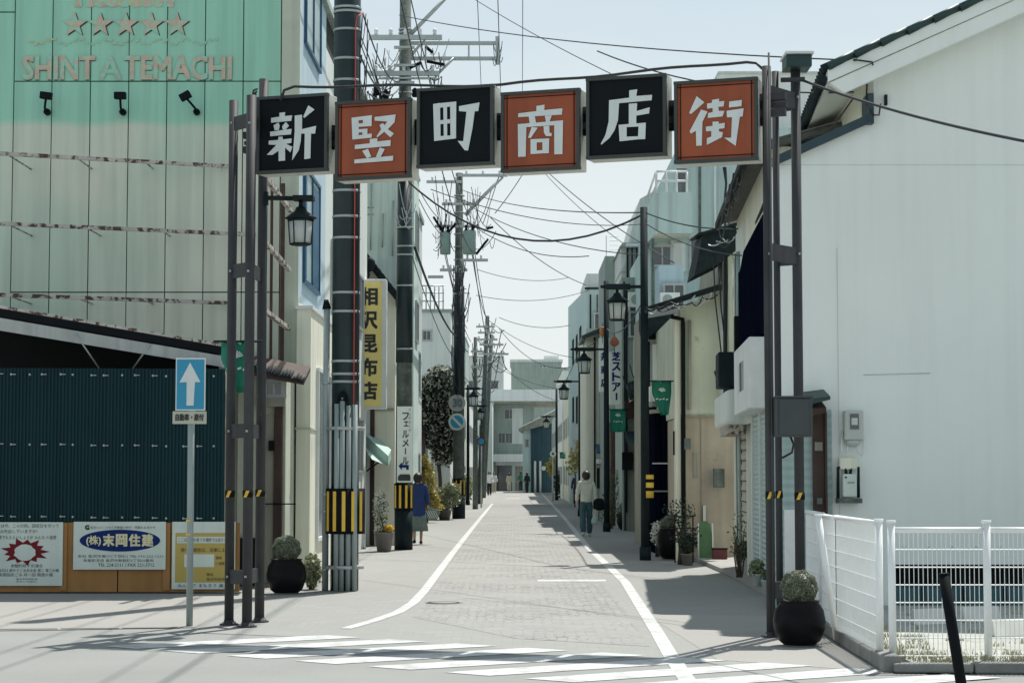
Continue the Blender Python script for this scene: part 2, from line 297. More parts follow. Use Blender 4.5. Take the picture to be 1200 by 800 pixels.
# painted lines: centre lines given in photo pixels, laid on the ground
def stripe_line(name, px, wd):
    pts = [G(*p) for p in px]; vs = []; fs = []
    for i, p in enumerate(pts):
        d = (pts[min(i + 1, len(pts) - 1)] - pts[max(i - 1, 0)]).normalized(); n = V((-d.y, d.x, 0)) * wd / 2
        vs += [p + n + V((0, 0, .001)), p - n + V((0, 0, .001))]
    fs = [(2 * i, 2 * i + 1, 2 * i + 3, 2 * i + 2) for i in range(len(pts) - 1)]
    return tag(MB().add(vs, fs).build(name, m_paint), kind='structure')
stripe_line('edge_line', [(577, 590), (562, 608), (541, 634), (527, 652), (512, 672), (497, 692), (484, 706), (466, 717), (440, 726), (405, 736)], .13)
stripe_line('edge_line', [(634, 577), (646, 590), (661, 606), (690, 642), (711, 661), (733, 682), (752, 712), (770, 740), (785, 766), (806, 797)], .14)
cw = tag(bpy.data.objects.new('crosswalk', None), kind='structure'); COL.objects.link(cw); cw.location = (0, 17, 0)
D = V((1.47, .95, 0)).normalized()
for k in range(-2, 7):
    B0 = V((-2.55 + .655 * k, 17.72 - .49 * k, 0)); B1 = B0 + V((.655, -.49, 0)) * .58; q = []
    for b in (B0, B1):
        t = (18.60 - .72 * b.x - b.y) / (D.y + .72 * D.x); q.append(b + D * t)
    if B0.x > 1.5: continue
    lim = [B0, B1, q[1], q[0]]
    MB().quad(*[p + V((0, 0, .0015)) for p in lim]).build('painted_stripe', m_paint, cw)
tag(MB().quad(*[G(x, y) + V((0, 0, .001)) for x, y in ((630, 678.7), (710, 678.7), (710, 680.8), (630, 680.8))]).build('stop_line', m_paint), kind='structure')
for yy in (574.5, 579.5, 584):
    a = G(592, yy); b = G(609, yy); tag(bx('painted_mark', m_paint, None, a.x, b.x, a.y - 1.2, a.y + 1.2, .003, .006), kind='structure')
# manhole cover and drain on the street
t = thing('manhole_cover', G(520, 706), 'small round iron cover set in the street beside the left white line', 'manhole cover')
MB().lathe(G(520, 706) + V((0, 0, .01)), [(.0, -.012), (.23, -.012), (.23, -.005), (.0, -.005)], 24).build('cover', m_road, t)
MB().lathe(G(520, 706) + V((0, 0, .004)), [(.19, 0), (.2, .003), (.17, .003), (.165, 0)], 24).build('rim', m_dark, t)
# kerb along the fenced lot
kb = thing('kerb', (3.0, 18, 0), None, None); kb['kind'] = 'structure'
ka, kc, kd = V((3.16, 20.6, 0)), V((3.05, 16.25, 0)), V((9.5, 16.1, 0))
for a, b, kh in ((ka, kc, .13), (kc, kd, .08)):
    L_ = (b - a).length; n_ = int(L_ / .6); u = (b - a).normalized(); nn = V((-u.y, u.x, 0))
    for i in range(n_):
        c = a + u * (L_ * (i + .5) / n_) + V((0, 0, kh / 2)); MB().obox(c + nn * random.uniform(-.006, .006), u * (L_ / n_ / 2 - .006), nn * .075, V((0, 0, kh / 2 + random.uniform(-.006, .004)))).build('kerb_stone', m_kerb, kb, bev=.015)
tag(bx('lot_ground', m_lot, None, 3.23, 12, 16.33, 23.4, -.003, .07), kind='structure')
# low kerb edge on the left where the sidewalk drops to the road
kl = thing('kerb', (-6, 20, 0), None, None); kl['kind'] = 'structure'
for i in range(14):
    a = V((-3.5 - .62 * i, 20.95 - .085 * i, 0)); MB().obox(a + V((-.3, -.04, 0)), V((.295, .04, 0)), V((-.01, .04, 0)), V((0, 0, .007))).build('kerb_stone', m_kerb, kl, bev=.008)
# step along the right-hand shops
tag(MB().prism([(3.36, 23.6, 0), (3.0, 24.0, 0), (3.28, 26.2, 0), (3.36, 31.2, 0), (3.3, 37, 0), (4.5, 37, 0), (4.5, 23.6, 0)], (0, 0, .07)).build('shop_step', m_walk), kind='structure')
# weeds in the lot
def tufts(name, pts, h, mat, n=14, seed=3, label=None):
    rnd = random.Random(seed); vs = []; fs = []
    for p in pts:
        for i in range(n):
            a = rnd.random() * 6.28; b = V(p) + V((rnd.gauss(0, .05), rnd.gauss(0, .05), 0)); hh = h * rnd.uniform(.4, 1.3); l = V((cos(a), sin(a), 0)) * hh * rnd.uniform(.1, .7); wv = V((-sin(a), cos(a), 0)) * .006
            i0 = len(vs); vs += [b - wv, b + wv, b + l * .5 + V((0, 0, hh * .7)) + wv * .7, b + l + V((0, 0, hh))]; fs += [(i0, i0 + 1, i0 + 2), (i0, i0 + 2, i0 + 3)]
    me = bpy.data.meshes.new(name); me.from_pydata([tuple(v) for v in vs], [], fs); me.materials.append(mat)
    return tag(link(bpy.data.objects.new(name, me)), label, kind='stuff')
rr = random.Random(5)
pts = [V((3.2 + rr.random() ** 2 * .5, rr.uniform(16.5, 20), .07)) for _ in range(90)] + [V((rr.uniform(3.3, 7), 16.35 + rr.random() ** 2 * .7, .07)) for _ in range(170)] + [V((rr.uniform(3.3, 7), rr.uniform(16.6, 23), .07)) for _ in range(70)]
tag(tufts('weeds', pts, .045, M('dry_weed', (.36, .35, .22), .9, .3, 9), label='dry pale weeds along the foot of the white fence'), cat='weeds')

# ================================================================== GATEWAY ARCH
LB, RB = V((-3.0, 21.6, 0)), V((2.66, 19.75, 0))
AU = (RB - LB).normalized(); AN = V((AU.y, -AU.x, 0)).normalized()      # AN points to the camera
if AN.y > 0: AN = -AN
arch = thing('gateway_arch', (-.17, 20.7, 0), 'shopping street gateway arch with six square character signs on dark posts', 'gateway arch')
def post(px, pyb, Y, ptop, wpx, name='post', mat=None):
    b = V((PX(px, Y, 600), Y, -.02)); zt = PZ(ptop, Y); r = wpx / F * Y / 2
    return tb(name, mat or m_post, arch, [b, (b.x, Y, zt)], r, 14)
lefts = [(269.5, 118, 21.35, 11), (290.5, 112, 21.05, 12), (305, 93, 21.75, 11.5)]
for (px, pt, Y, wd) in lefts: post(px, 0, Y, pt, wd)
rights = [(902.5, 78, 19.75, 10.5), (913, 84, 20.35, 8), (937, 80, 20.2, 11.5)]
for (px, pt, Y, wd) in rights: post(px, 0, Y, pt, wd)
post(905.5, 0, 19.68, 62, 2.4, 'rod')
for zpy in (145, 318, 505, 675):                                   # ties between the left posts
    z = PZ(zpy, 21.3); a = V((PX(269.5, 21.35), 21.35, z)); b = V((PX(290.5, 21.05), 21.05, z)); c = V((PX(305, 21.75), 21.75, z))
    for p, q in ((a, b), (b, c)): d = (q - p); MB().obox((p + q) / 2, d / 2, V((0, 0, .075)), d.cross(V((0, 0, 1))).normalized() * .012).build('tie_plate', m_post, arch)
for zpy in (115, 298, 690):
    z = PZ(zpy, 20.0); a = V((PX(902.5, 19.75), 19.75, z)); b = V((PX(937, 20.2), 20.2, z)); c = V((PX(913, 20.35), 20.35, z))
    for p, q in ((a, b), (c, b)): d = (q - p); MB().obox((p + q) / 2, d / 2, V((0, 0, .085)), d.cross(V((0, 0, 1))).normalized() * .012).build('tie_plate', m_post, arch)
for (px, Y, r) in [(269.5, 21.35, .05), (290.5, 21.05, .055), (305, 21.75, .053), (902.5, 19.75, .05), (913, 20.35, .04), (937, 20.2, .055)]:
    c = V((PX(px, Y, 600), Y, 0)); fl = MB().lathe(c, [(r + .05, 0), (r + .05, .012), (r + .008, .016), (r + .004, .05)], 14).build('base_flange', m_post, arch)
    for k in range(4): an = pi / 4 + k * pi / 2; MB().lathe(c + V((cos(an) * (r + .03), sin(an) * (r + .03), .012)), [(.01, 0), (.01, .018), (.002, .02)], 6).build('bolt', m_steel, fl)
for zpy, (px, Y) in [(z_, q_) for z_ in (145, 318, 505, 675) for q_ in ((269.5, 21.35), (290.5, 21.05))] + [(z_, q_) for z_ in (115, 298) for q_ in ((902.5, 19.75), (937, 20.2))]:
    c = V((PX(px, Y), Y - .055, PZ(zpy, Y))); MB().lathe(c, [(.014, -.012), (.014, .012)], 6).build('bolt', m_steel, arch)
# arm near the top of the right group
tb('rod', m_post, arch, [P(915, 94, 20.0), P(943, 93, 20.0)], .025, 8)
A0 = V((PX(343, 21.3), 21.37, 0)) + AN * .12
lb_ = MB().box(*(lambda a, b: (a.x, b.x, 20.0, 20.35, b.z, a.z))(P(920, 66, 20.1), P(950, 80, 20.1))).build('lamp_box', m_tileg, arch, bev=.01)
MB().box(*(lambda a, b: (a.x, b.x, 19.95, 20.4, b.z, a.z))(P(918.5, 63.5, 20.1), P(951.5, 66, 20.1))).build('casing', m_white, lb_)
# yellow and black bands
for (px, Y, wd, py) in [(269.5, 21.35, 11.6, 578.5), (290.5, 21.05, 12.6, 578.5), (305, 21.75, 12.1, 577.5), (902.5, 19.75, 11.3, 580), (913, 20.35, 8.8, 579), (937, 20.2, 12.3, 581)]:
    r = wd / F * Y / 2; c = V((PX(px, Y, 580), Y, PZ(py, Y))); hz = .035
    bb = MB().tube([c - V((0, 0, hz)), c + V((0, 0, hz))], r, 20).build('warning_band', m_black, arch)
    for k in range(3):                                             # slanting yellow patches wrapped on the band
        vs = []; a0 = -pi / 2 - .75 + k * 2.1
        for i in range(5):
            for s in (0, 1):
                an = a0 + i * .16 + (s * .55); vs.append(c + V((cos(an) * (r + .003), sin(an) * (r + .003), -hz + 2 * hz * s)))
        MB().add(vs, [(2 * i, 2 * i + 2, 2 * i + 3, 2 * i + 1) for i in range(4)]).build('yellow_stripe', m_yellow, bb)
# beams behind the signs
def beam(z0, dz, back, h, name='beam'):
    a = A0 - AU * .62 - AN * back; b = A0 + AU * 5.35 - AN * back; a.z = z0; b.z = z0 + dz
    MB().obox((a + b) / 2, (b - a) / 2, V((0, 0, h)), AN * .04).build(name, m_post, arch)
zb = PZ(152, 21.2); beam(zb, .08, .14, .035); beam(zb - .16, .08, .14, .035); beam(zb - .08, .08, .18, .02)
quads = [((301, 113.7), (385, 110), (383.7, 201.7), (302, 203)), ((393, 119.5), (482, 115.2), (481.5, 208.9), (394.5, 211.3)), ((489.2, 104.3), (578.7, 99), (578.7, 193.6), (489.5, 197)),
         ((587.3, 108.8), (679.7, 103.8), (679.7, 198.4), (588.3, 202.8)), ((687.3, 91.8), (781, 86.7), (781, 182.3), (688, 187.5)), ((790.3, 96.2), (887.8, 90.5), (888.3, 187.5), (791, 192.5))]
orig = [(295, 95), (390, 100), (485, 90), (585, 90), (685, 75), (785, 80)]
CH_ = {
 0: [[(153,290),(218,280),(218,250),(262,245),(258,275),(317,270),(310,312),(153,327)], [(172,348),(210,325),(220,350),(212,385),(180,385)], [(240,355),(268,322),(293,350),(262,385),(243,378)], [(145,398),(313,375),(308,418),(147,433)],
     [(135,468),(208,462),(212,438),(243,436),(245,458),(313,450),(310,485),(268,492),(320,515),(303,558),(262,520),(262,622),(212,627),(212,545),(165,578),(120,578),(195,500),(135,498)],
     [(338,272),(395,265),(395,378),(505,352),(497,412),(465,412),(460,605),(413,612),(417,412),(388,412),(385,470),(370,540),(318,620),(330,500),(338,400)], [(445,192),(493,225),(413,290),(405,280)]],
 1: [[(148,255),(203,248),(203,420),(155,425)], [(203,248),(307,235),(305,268),(203,275)], [(203,392),(305,378),(305,410),(203,420)], [(203,300),(272,295),(272,322),(203,327)], [(203,345),(272,340),(272,366),(203,371)], [(238,271),(305,265),(305,320),(272,322),(272,297),(238,299)], [(234,368),(272,364),(272,384),(234,389)],
     [(330,250),(493,230),(485,290),(432,345),(480,378),(452,408),(405,365),(350,408),(345,400),(380,345),(368,310),(395,298),(408,315),(428,285),(330,278)],
     [(292,422),(350,415),(350,440),(455,430),(452,475),(175,500),(175,468),(292,455)], [(233,515),(278,498),(302,558),(270,572)], [(370,488),(408,500),(375,565),(340,562)], [(172,582),(475,552),(472,590),(172,612)]],
 2: [[(152,215),(205,206),(210,497),(160,503)], [(285,200),(332,195),(330,482),(288,488)], [(205,208),(285,200),(283,235),(205,243)], [(210,465),(288,460),(288,488),(210,497)], [(232,240),(260,238),(262,464),(236,467)], [(205,342),(285,333),(285,365),(207,372)],
     [(355,232),(515,203),(505,270),(477,272),(460,400),(425,578),(398,575),(345,503),(388,505),(413,275),(355,270)]],
 3: [[(150,288),(292,270),(292,230),(355,220),(352,262),(495,248),(490,297),(150,317)], [(232,312),(280,310),(288,362),(240,366)], [(358,306),(412,304),(392,358),(368,358)],
     [(147,372),(500,342),(495,605),(432,607),(432,380),(213,395),(208,625),(150,627)], [(255,395),(302,400),(248,480),(228,478)], [(348,388),(393,386),(395,440),(412,442),(410,465),(368,465),(352,440)],
     [(247,490),(295,488),(295,603),(247,605)], [(340,486),(392,483),(390,598),(340,600)], [(295,488),(340,486),(340,513),(295,515)], [(295,578),(340,575),(340,600),(295,603)]],
 4: [[(350,208),(413,200),(405,252),(528,243),(525,285),(270,308),(262,440),(235,520),(195,580),(132,632),(128,625),(165,555),(190,450),(193,285),(350,265)], [(347,313),(412,308),(408,370),(510,340),(505,388),(405,405),(405,468),(347,472)],
     [(268,477),(330,472),(330,600),(275,605)], [(425,465),(480,460),(475,588),(418,590)], [(330,472),(425,465),(425,490),(330,495)], [(330,570),(418,567),(418,590),(330,600)]],
 5: [[(210,220),(270,268),(165,360),(152,350)], [(245,325),(295,340),(255,420),(250,605),(207,607),(205,490),(165,512),(155,495)],
     [(330,250),(385,240),(385,262),(427,258),(420,300),(380,303),(383,335),(427,335),(412,378),(297,390),(300,352),(335,345),(335,312),(292,318),(292,278),(330,272)],
     [(335,420),(383,418),(383,435),(430,428),(427,470),(385,475),(385,495),(415,502),(408,540),(290,600),(290,548),(325,535),(325,492),(283,495),(283,458),(335,452)],
     [(465,263),(563,250),(560,298),(463,308)], [(445,335),(577,315),(570,378),(548,380),(515,608),(425,545),(480,545),(487,385),(447,385)]]}
kanji = '新竪町商店街'
A0 = V((PX(343, 21.3), 21.37, 0)) + AN * .12
for i, q in enumerate(quads):
    c3 = [onplane(*p, A0, AN) for p in q]
    u0 = (c3[0] + c3[3]) / 2; u1 = (c3[1] + c3[2]) / 2; a = (u0 - A0).dot(AU); b = (u1 - A0).dot(AU)
    zt = (c3[0].z + c3[1].z) / 2; zb_ = (c3[2].z + c3[3].z) / 2
    def at(s, z, d): return V((A0.x, A0.y, 0)) + AU * s + AN * d + V((0, 0, z))
    red = i % 2 == 1
    bo = MB().obox(at((a + b) / 2, (zt + zb_) / 2, -.13), AU * (b - a) / 2, V((0, 0, (zt - zb_) / 2)), AN * .115).build('sign_box', m_signbox, arch, label='%s square lightbox reading %s in pale characters' % ('brick red' if red else 'dark navy', kanji[i]), bev=.008)
    fw = .032
    fr = MB()
    fr.obox(at((a + b) / 2, zt - fw / 2, 0), AU * ((b - a) / 2 + .004), V((0, 0, fw / 2)), AN * .03); fr.obox(at((a + b) / 2, zb_ + fw / 2, 0), AU * ((b - a) / 2 + .004), V((0, 0, fw / 2)), AN * .03)
    for s in (a + fw / 2, b - fw / 2): fr.obox(at(s, (zt + zb_) / 2, 0), AU * (fw / 2), V((0, 0, (zt - zb_) / 2 - fw)), AN * .029)
    fr.build('frame', m_frame, bo)
    MB().obox(at((a + b) / 2, (zt + zb_) / 2, -.005), AU * ((b - a) / 2 - fw), V((0, 0, (zt - zb_) / 2 - fw)), AN * .008).build('face_panel', m_signred if red else m_signnavy, bo)
    if red:
        tr = MB(); e = fw + .03
        for zz in (zt - e, zb_ + e): tr.obox(at((a + b) / 2, zz, .005), AU * ((b - a) / 2 - fw), V((0, 0, .004)), AN * .004)
        for s in (a + e, b - e): tr.obox(at(s, (zt + zb_) / 2, .006), AU * .004, V((0, 0, (zt - zb_) / 2 - fw)), AN * .004)
        tr.build('trim_line', m_black, bo)
    pl = A0 + AN * .006; ch = MB()
    for j, poly in enumerate(CH_[i]):
        pp = [onplane(orig[i][0] + x / 6.667, orig[i][1] + y / 6.667, pl, AN) for x, y in poly]
        ch.prism([p + AN * (.0006 * j) for p in pp], AN * .006)
    ch.build('character', m_char, bo)
    for s in (a - .05, b + .05): MB().obox(at(s, zb - .08, -.12), AU * .045, V((0, 0, .13)), AN * .02).build('bracket', m_black, arch)
# cable lying over the signs
cb = [P(329, 118, 21.2), P(333, 106, 21.2), P(345, 101.5, 21.2)] + [P(345 + t * 530, 101.5 - t * 3.5 + (-26 * max(0, t - .45) / .55) + 1.2 * sin(t * 21), 21.2 - t * 1.3) for t in [i / 24 for i in range(1, 25)]] + [P(886, 74, 19.9), P(897, 84, 19.8)]
tb('feed_cable', m_wire, arch, cb, .016, 6)
for k in range(3):
    tb('loop_cable', m_wire, arch, [P(302 - k, 104 + 3 * k, 21.6), P(297, 106 + k * 5, 21.6), P(295.5, 118 + k * 7, 21.6), P(299, 134 + 5 * k, 21.6)], .012, 5)
# control box on the right posts
cbx = MB().box(PX(909, 19.5), PX(951, 19.5), 19.45, 19.72, PZ(511.5, 19.5), PZ(465.5, 19.5)).build('control_box', m_box, arch, bev=.01)
MB().box(PX(907.5, 19.5), PX(952, 19.5), 19.43, 19.72, PZ(466, 19.5), PZ(464, 19.5)).build('lid', m_frame, cbx)
MB().box(PX(912, 19.5), PX(947, 19.5), 19.437, 19.45, PZ(509, 19.5), PZ(468, 19.5)).build('door', m_box, cbx)
MB().tube([P(926, 511, 19.7), P(930, 520, 19.7), P(928, 530, 19.7), P(917, 536, 19.8)], .012, 6).build('hanging_cable', m_wire, arch)

# ------------------------------------------------------------------ lanterns and lamp posts
def lantern(parent, c, s=1.0, n=6):
    """hexagonal glass lantern hanging with its top at c"""
    c = V(c)
    MB().tube([c, c - V((0, 0, .1 * s))], .035 * s, 8).build('stem', m_dark, parent)
    MB().lathe(c - V((0, 0, .30 * s)), [(.25 * s, 0), (.27 * s, .012 * s), (.20 * s, .06 * s), (.10 * s, .13 * s), (.075 * s, .19 * s), (.03 * s, .21 * s)], n).build('cap', m_dark, parent)
    b = c - V((0, 0, .32 * s)); bot = b - V((0, 0, .38 * s))
    MB().lathe(bot, [(.165 * s, 0), (.195 * s, .38 * s)], n).build('glass', m_lamp, parent)
    fr = MB()
    for j in range(n):
        t = 2 * pi * j / n; fr.tube([bot + V((cos(t) * .17 * s, sin(t) * .17 * s, -.01)), b + V((cos(t) * .20 * s, sin(t) * .20 * s, .01))], .013 * s, 4)
    fr.lathe(bot - V((0, 0, .03 * s)), [(.15 * s, 0), (.18 * s, .01), (.18 * s, .035 * s), (.165 * s, .035 * s)], n); fr.lathe(b, [(.19 * s, -.015), (.215 * s, -.01), (.215 * s, .02), (.19 * s, .02)], n)
    fr.build('frame', m_dark, parent)
t = thing('hanging_lantern', P(352, 300, 21.6), 'hexagonal lantern with white panes hanging from the left arch posts', 'lantern')
MB().obox((P(311, 232, 21.7) + P(366, 233, 21.7)) / 2, (P(366, 233, 21.7) - P(311, 232, 21.7)) / 2, V((0, 0, .022)), V((0, .03, 0))).build('bracket', m_dark, t)
MB().box(*(lambda a, b: (a.x, b.x, 21.6, 21.8, b.z, a.z))(P(344, 230, 21.7), P(368, 235, 21.7))).build('bracket_head', m_dark, t)
MB().box(*(lambda a, b: (a.x, b.x, 21.66, 21.75, b.z, a.z))(P(310, 225, 21.7), P(314, 240, 21.7))).build('clamp', m_dark, t)
lantern(t, P(352.5, 235, 21.7), .68)
def street_lamp(X, Y, side, top, label, zarm=5.05, arm=1.0, s=1.0, first=None):
    t = thing('street_lamp', (X, Y, 0), label, 'street lamp', 'black lantern lamps along the shopping street')
    tb('pole', m_dark, t, [(X, Y, -.02), (X, Y, top)], .085, 12, .07); MB().tube([(X, Y, -.02), (X, Y, .25)], .11, 12).build('base', m_dark, t)
    MB().obox((X + side * arm * .5, Y, zarm), (arm * .5, 0, 0), (0, 0, .028), (0, .03, 0)).build('arm', m_dark, t)
    MB().obox((X + side * arm * .6, Y, zarm + .0), (arm * .28, 0, 0), (0, 0, .05), (0, .06, 0)).build('arm_plate', m_dark, t)
    lantern(t, (X + side * arm * .62, Y, zarm - .03), s)
    return t
sl = street_lamp(PX(756, 37.3, 600), 37.3, -1, PZ(243, 37.3), 'nearest tall black street lamp on the right with yellow band on its pole', zarm=PZ(336, 37.3), arm=.82, s=.84)
MB().tube([P(760, 583, 37.3).xyz, P(760, 556, 37.3).xyz], .098, 12).build('warning_band', m_yellow, sl); 
for py in (561, 571): MB().tube([P(760, py + 4, 37.3), P(760, py, 37.3)], .101, 12).build('band_mark', m_black, sl)
sl2 = street_lamp(PX(711, 55.7, 600), 55.7, -1, 7.0, 'slim black street lamp just behind the walker in the pale hoodie', zarm=5.08, s=.9)
street_lamp(2.46, 75.6, -1, 6.3, 'black street lamp with lantern between the teal building and the walker', zarm=5.1, s=.9)
street_lamp(2.52, 122, -1, 6.8, 'farthest grey lamp post on the right near the end of the street', zarm=5.1, s=.95)
street_lamp(-2.35, 82, 1, 6.4, 'black street lamp behind the pole carrying the speed limit sign', zarm=5.1, s=.95)
street_lamp(-2.45, 103, 1, 6.2, 'distant black street lamp on the left side, hung lower in view', zarm=5.1, s=.95)

# flags
def flag(label, c, wd, ht, Y, seed=0, rod=True, tip=True):
    a, b = P(c[0], c[1], Y), P(c[2], c[3], Y); t = thing('shop_flag', (a.x, Y, b.z), label, 'flag', 'green shopping street flags')
    vs = []; n = 8; m = 6
    for i in range(m + 1):
        for j in range(n + 1):
            x = a.x + (b.x - a.x) * j / n; z = a.z + (b.z - a.z) * i / m
            if tip and i > 2: x = x + (((a.x + b.x) / 2 + .08) - x) * (i - 2) / (m - 2) * .62
            vs.append((x, Y + .02 * sin(j * 1.5 + i * .6 + seed), z))
    fs = [(i * (n + 1) + j, i * (n + 1) + j + 1, (i + 1) * (n + 1) + j + 1, (i + 1) * (n + 1) + j) for i in range(m) for j in range(n)]
    o = MB().add(vs, fs, True).build('cloth', m_green, t); md = o.modifiers.new('s', 'SOLIDIFY'); md.thickness = .006
    w_, h_ = b.x - a.x, a.z - b.z; cx, cz = (a.x + b.x) / 2, a.z - h_ * .3
    e = MB(); rnd = random.Random(seed)
    for k in range(7):                                                # white fan-like emblem
        an = .3 + k * .38; e.obox((cx + cos(an) * w_ * .12, Y - .032, cz + sin(an) * w_ * .12), (cos(an) * w_ * .09, 0, sin(an) * w_ * .09), (-sin(an) * w_ * .02, 0, cos(an) * w_ * .02), (0, .002, 0))
    e.lathe((cx, Y - .03, cz - .01), [(.001, 0), (w_ * .06, .01), (w_ * .05, w_ * .1), (.001, w_ * .12)], 8)
    for k in range(4): e.obox((cx - w_ * .25 + k * w_ * .17, Y - .034, cz - h_ * .22 - (k % 2) * .01), (w_ * .06, 0, .006), (0, 0, .012), (0, .002, 0))
    e.build('emblem', m_flagw, t)
    if rod: tb('rod', m_dark, t, [(a.x - .08, Y, a.z + .01), (b.x + .1, Y, a.z + .01)], .014, 6)
    return t
flag('green flag hanging among the dark left arch posts', (259, 401, 296, 460), 0, 0, 21.5, 1)
flag('green pointed flag hung beside the nearest right lamp post', (764, 447, 787, 486), 0, 0, 37.4, 2)
flag('square green flag on the slim lamp pole behind the walker', (715, 480, 733, 506), 0, 0, 55.8, 3, tip=False)
flag('small green flag over the yellow-leaved tree', (684, 500, 698, 517), 0, 0, 75.5, 4, tip=False)
flag('tiny green flag on the farthest right lamp post', (656, 530, 668, 537), 0, 0, 121.8, 5, tip=False)

# ================================================================== LEFT SIDE
def window(parent, c, u, v, w_, h_, frame=None, glass=None, d=.06, bars=1, proud=.03):
    """window centred at c, u,v unit vectors on the wall, normal n = u x v outwards"""
    u, v = V(u).normalized(), V(v).normalized(); n = u.cross(v); c = V(c); f = MB(); t = .045
    for s in (-1, 1):
        f.obox(c + v * s * (h_ / 2) + n * proud / 2, u * (w_ / 2 + t), v * t * .6, n * d / 2); f.obox(c + u * s * (w_ / 2) + n * proud / 2, u * t * .6, v * (h_ / 2 - t * .6), n * (d / 2 - .003))
    for k in range(bars): f.obox(c + u * (w_ * ((k + 1) / (bars + 1) - .5)) + n * proud / 2, u * t * .4, v * (h_ / 2 - t * .6), n * (d / 2 - .006))
    o = f.build('window', frame or m_alu, parent); MB().obox(c + n * .008, u * (w_ / 2 - .01), v * (h_ / 2 - .01), n * .006).build('pane', glass or m_glass, o); return o

gb = thing('green_panel_building', (-6, 30, 0), 'tall green and grey panelled building with faded stars and lettering', 'building')
YW = 30.0; ztop = 9.6
bx('wall', m_gap, gb, -14, -3.31, YW + .06, YW + 14, 0, ztop)
mp_ = M('panel_paint', (.5, .58, .49), .6, .05, 1)
def panelmat():
    m = bpy.data.materials.new('faded_green_panel'); m.use_nodes = True; t = m.node_tree; N = t.nodes.new; L = t.links.new; b = t.nodes['Principled BSDF']; b.inputs['Roughness'].default_value = .62
    g = N('ShaderNodeNewGeometry'); sp = N('ShaderNodeSeparateXYZ'); L(g.outputs['Position'], sp.inputs[0])
    n = N('ShaderNodeTexNoise'); n.inputs['Scale'].default_value = .9; n.inputs['Detail'].default_value = 5; L(g.outputs['Position'], n.inputs['Vector'])
    a = N('ShaderNodeMath'); a.operation = 'MULTIPLY_ADD'; a.inputs[1].default_value = .22; L(n.outputs[0], a.inputs[0]); L(sp.outputs[2], a.inputs[2])
    r = N('ShaderNodeMapRange'); zc = PZ(146, YW) + .11; r.inputs[1].default_value = zc - .05; r.inputs[2].default_value = zc + .07; L(a.outputs[0], r.inputs[0])
    n2 = N('ShaderNodeTexNoise'); n2.inputs['Scale'].default_value = .45; n2.inputs['Detail'].default_value = 6; L(g.outputs['Position'], n2.inputs['Vector'])
    r2 = N('ShaderNodeMapRange'); r2.inputs[1].default_value = .4; r2.inputs[2].default_value = .65; L(n2.outputs[0], r2.inputs[0])
    m0 = N('ShaderNodeMixRGB'); L(r2.outputs[0], m0.inputs[0]); m0.inputs[1].default_value = (.68, .70, .58, 1); m0.inputs[2].default_value = (.55, .66, .54, 1)
    mx = N('ShaderNodeMixRGB'); L(r.outputs[0], mx.inputs[0]); L(m0.outputs[0], mx.inputs[1]); mx.inputs[2].default_value = (.33, .65, .50, 1)
    mpn = N('ShaderNodeMapping'); mpn.inputs['Scale'].default_value = (6, 6, .3); L(g.outputs['Position'], mpn.inputs[0]); n3 = N('ShaderNodeTexNoise'); n3.inputs['Detail'].default_value = 6; n3.inputs['Scale'].default_value = 1; L(mpn.outputs[0], n3.inputs['Vector'])
    r3 = N('ShaderNodeMapRange'); r3.inputs[1].default_value = .4; r3.inputs[2].default_value = .8; r3.inputs[3].default_value = 1.03; r3.inputs[4].default_value = .8; L(n3.outputs[0], r3.inputs[0])
    vm = N('ShaderNodeVectorMath'); vm.operation = 'SCALE'; L(mx.outputs[0], vm.inputs[0]); L(r3.outputs[0], vm.inputs['Scale']); L(vm.outputs[0], b.inputs['Base Color']); return m
pm = panelmat()
xs = [-125, -80, -35, 10.5, 55.5, 101, 146.3, 191.5, 236.5, 281.7, 326.5]
for i in range(len(xs) - 1):
    x0, x1 = PX(xs[i], YW) + .008, PX(xs[i + 1], YW) - .008
    rows = [(0, PZ(343, YW)), (PZ(341.6, YW), PZ(96, YW)), (PZ(94.6, YW), ztop)] if i > 2 else [(0, PZ(15, YW)), (PZ(13.4, YW), ztop)]
    for z0, z1 in rows: bx('wall_panel', pm, gb, x0, x1, YW + random.uniform(-.006, .004), YW + .06, z0, z1)
bx('rear_side_wall', m_lgrey, gb, -3.31, -3.295, YW + 4.2, YW + 14, 0, ztop - .6); [window(gb, (-3.293, YW + 6 + 3 * k, 2.2 + 3 * j), (0, 1, 0), (0, 0, 1), 1.3, 1.1) for k in range(3) for j in range(2)]
bx('corner_strip', m_beige, gb, PX(327.3, YW), -3.285, YW - .01, YW + .06, 0, ztop)
bx('side_wall', m_bluew, gb, -3.31, -3.29, YW + .06, YW + 4.2, PZ(352, YW), ztop)
bx('side_wall', m_cream, gb, -3.31, -3.28, YW + .06, YW + 4.2, 0, PZ(353, YW))
for z0, z1 in ((PZ(60, 31.3), PZ(-30, 31.3)), (PZ(335, 31.5), PZ(205, 31.5))):
    window(gb, (-3.285, 31.8, (z0 + z1) / 2), (0, 1, 0), (0, 0, 1), 2.3, z1 - z0, m_bluef, M('pale_curtain_window', (.36, .47, .46), .3), bars=1, d=.06)
bx('roof_edge', m_grey, gb, -14, -3.2, YW - .05, YW + 14, ztop, ztop + .12)
bx('blue_shutter', m_bluef, gb, -3.275, -3.262, 31.85, 32.9, PZ(330, 31.5), PZ(212, 31.5)); bx('blue_shutter', m_bluef, gb, -3.275, -3.262, 30.7, 31.0, PZ(330, 31.5), PZ(212, 31.5))
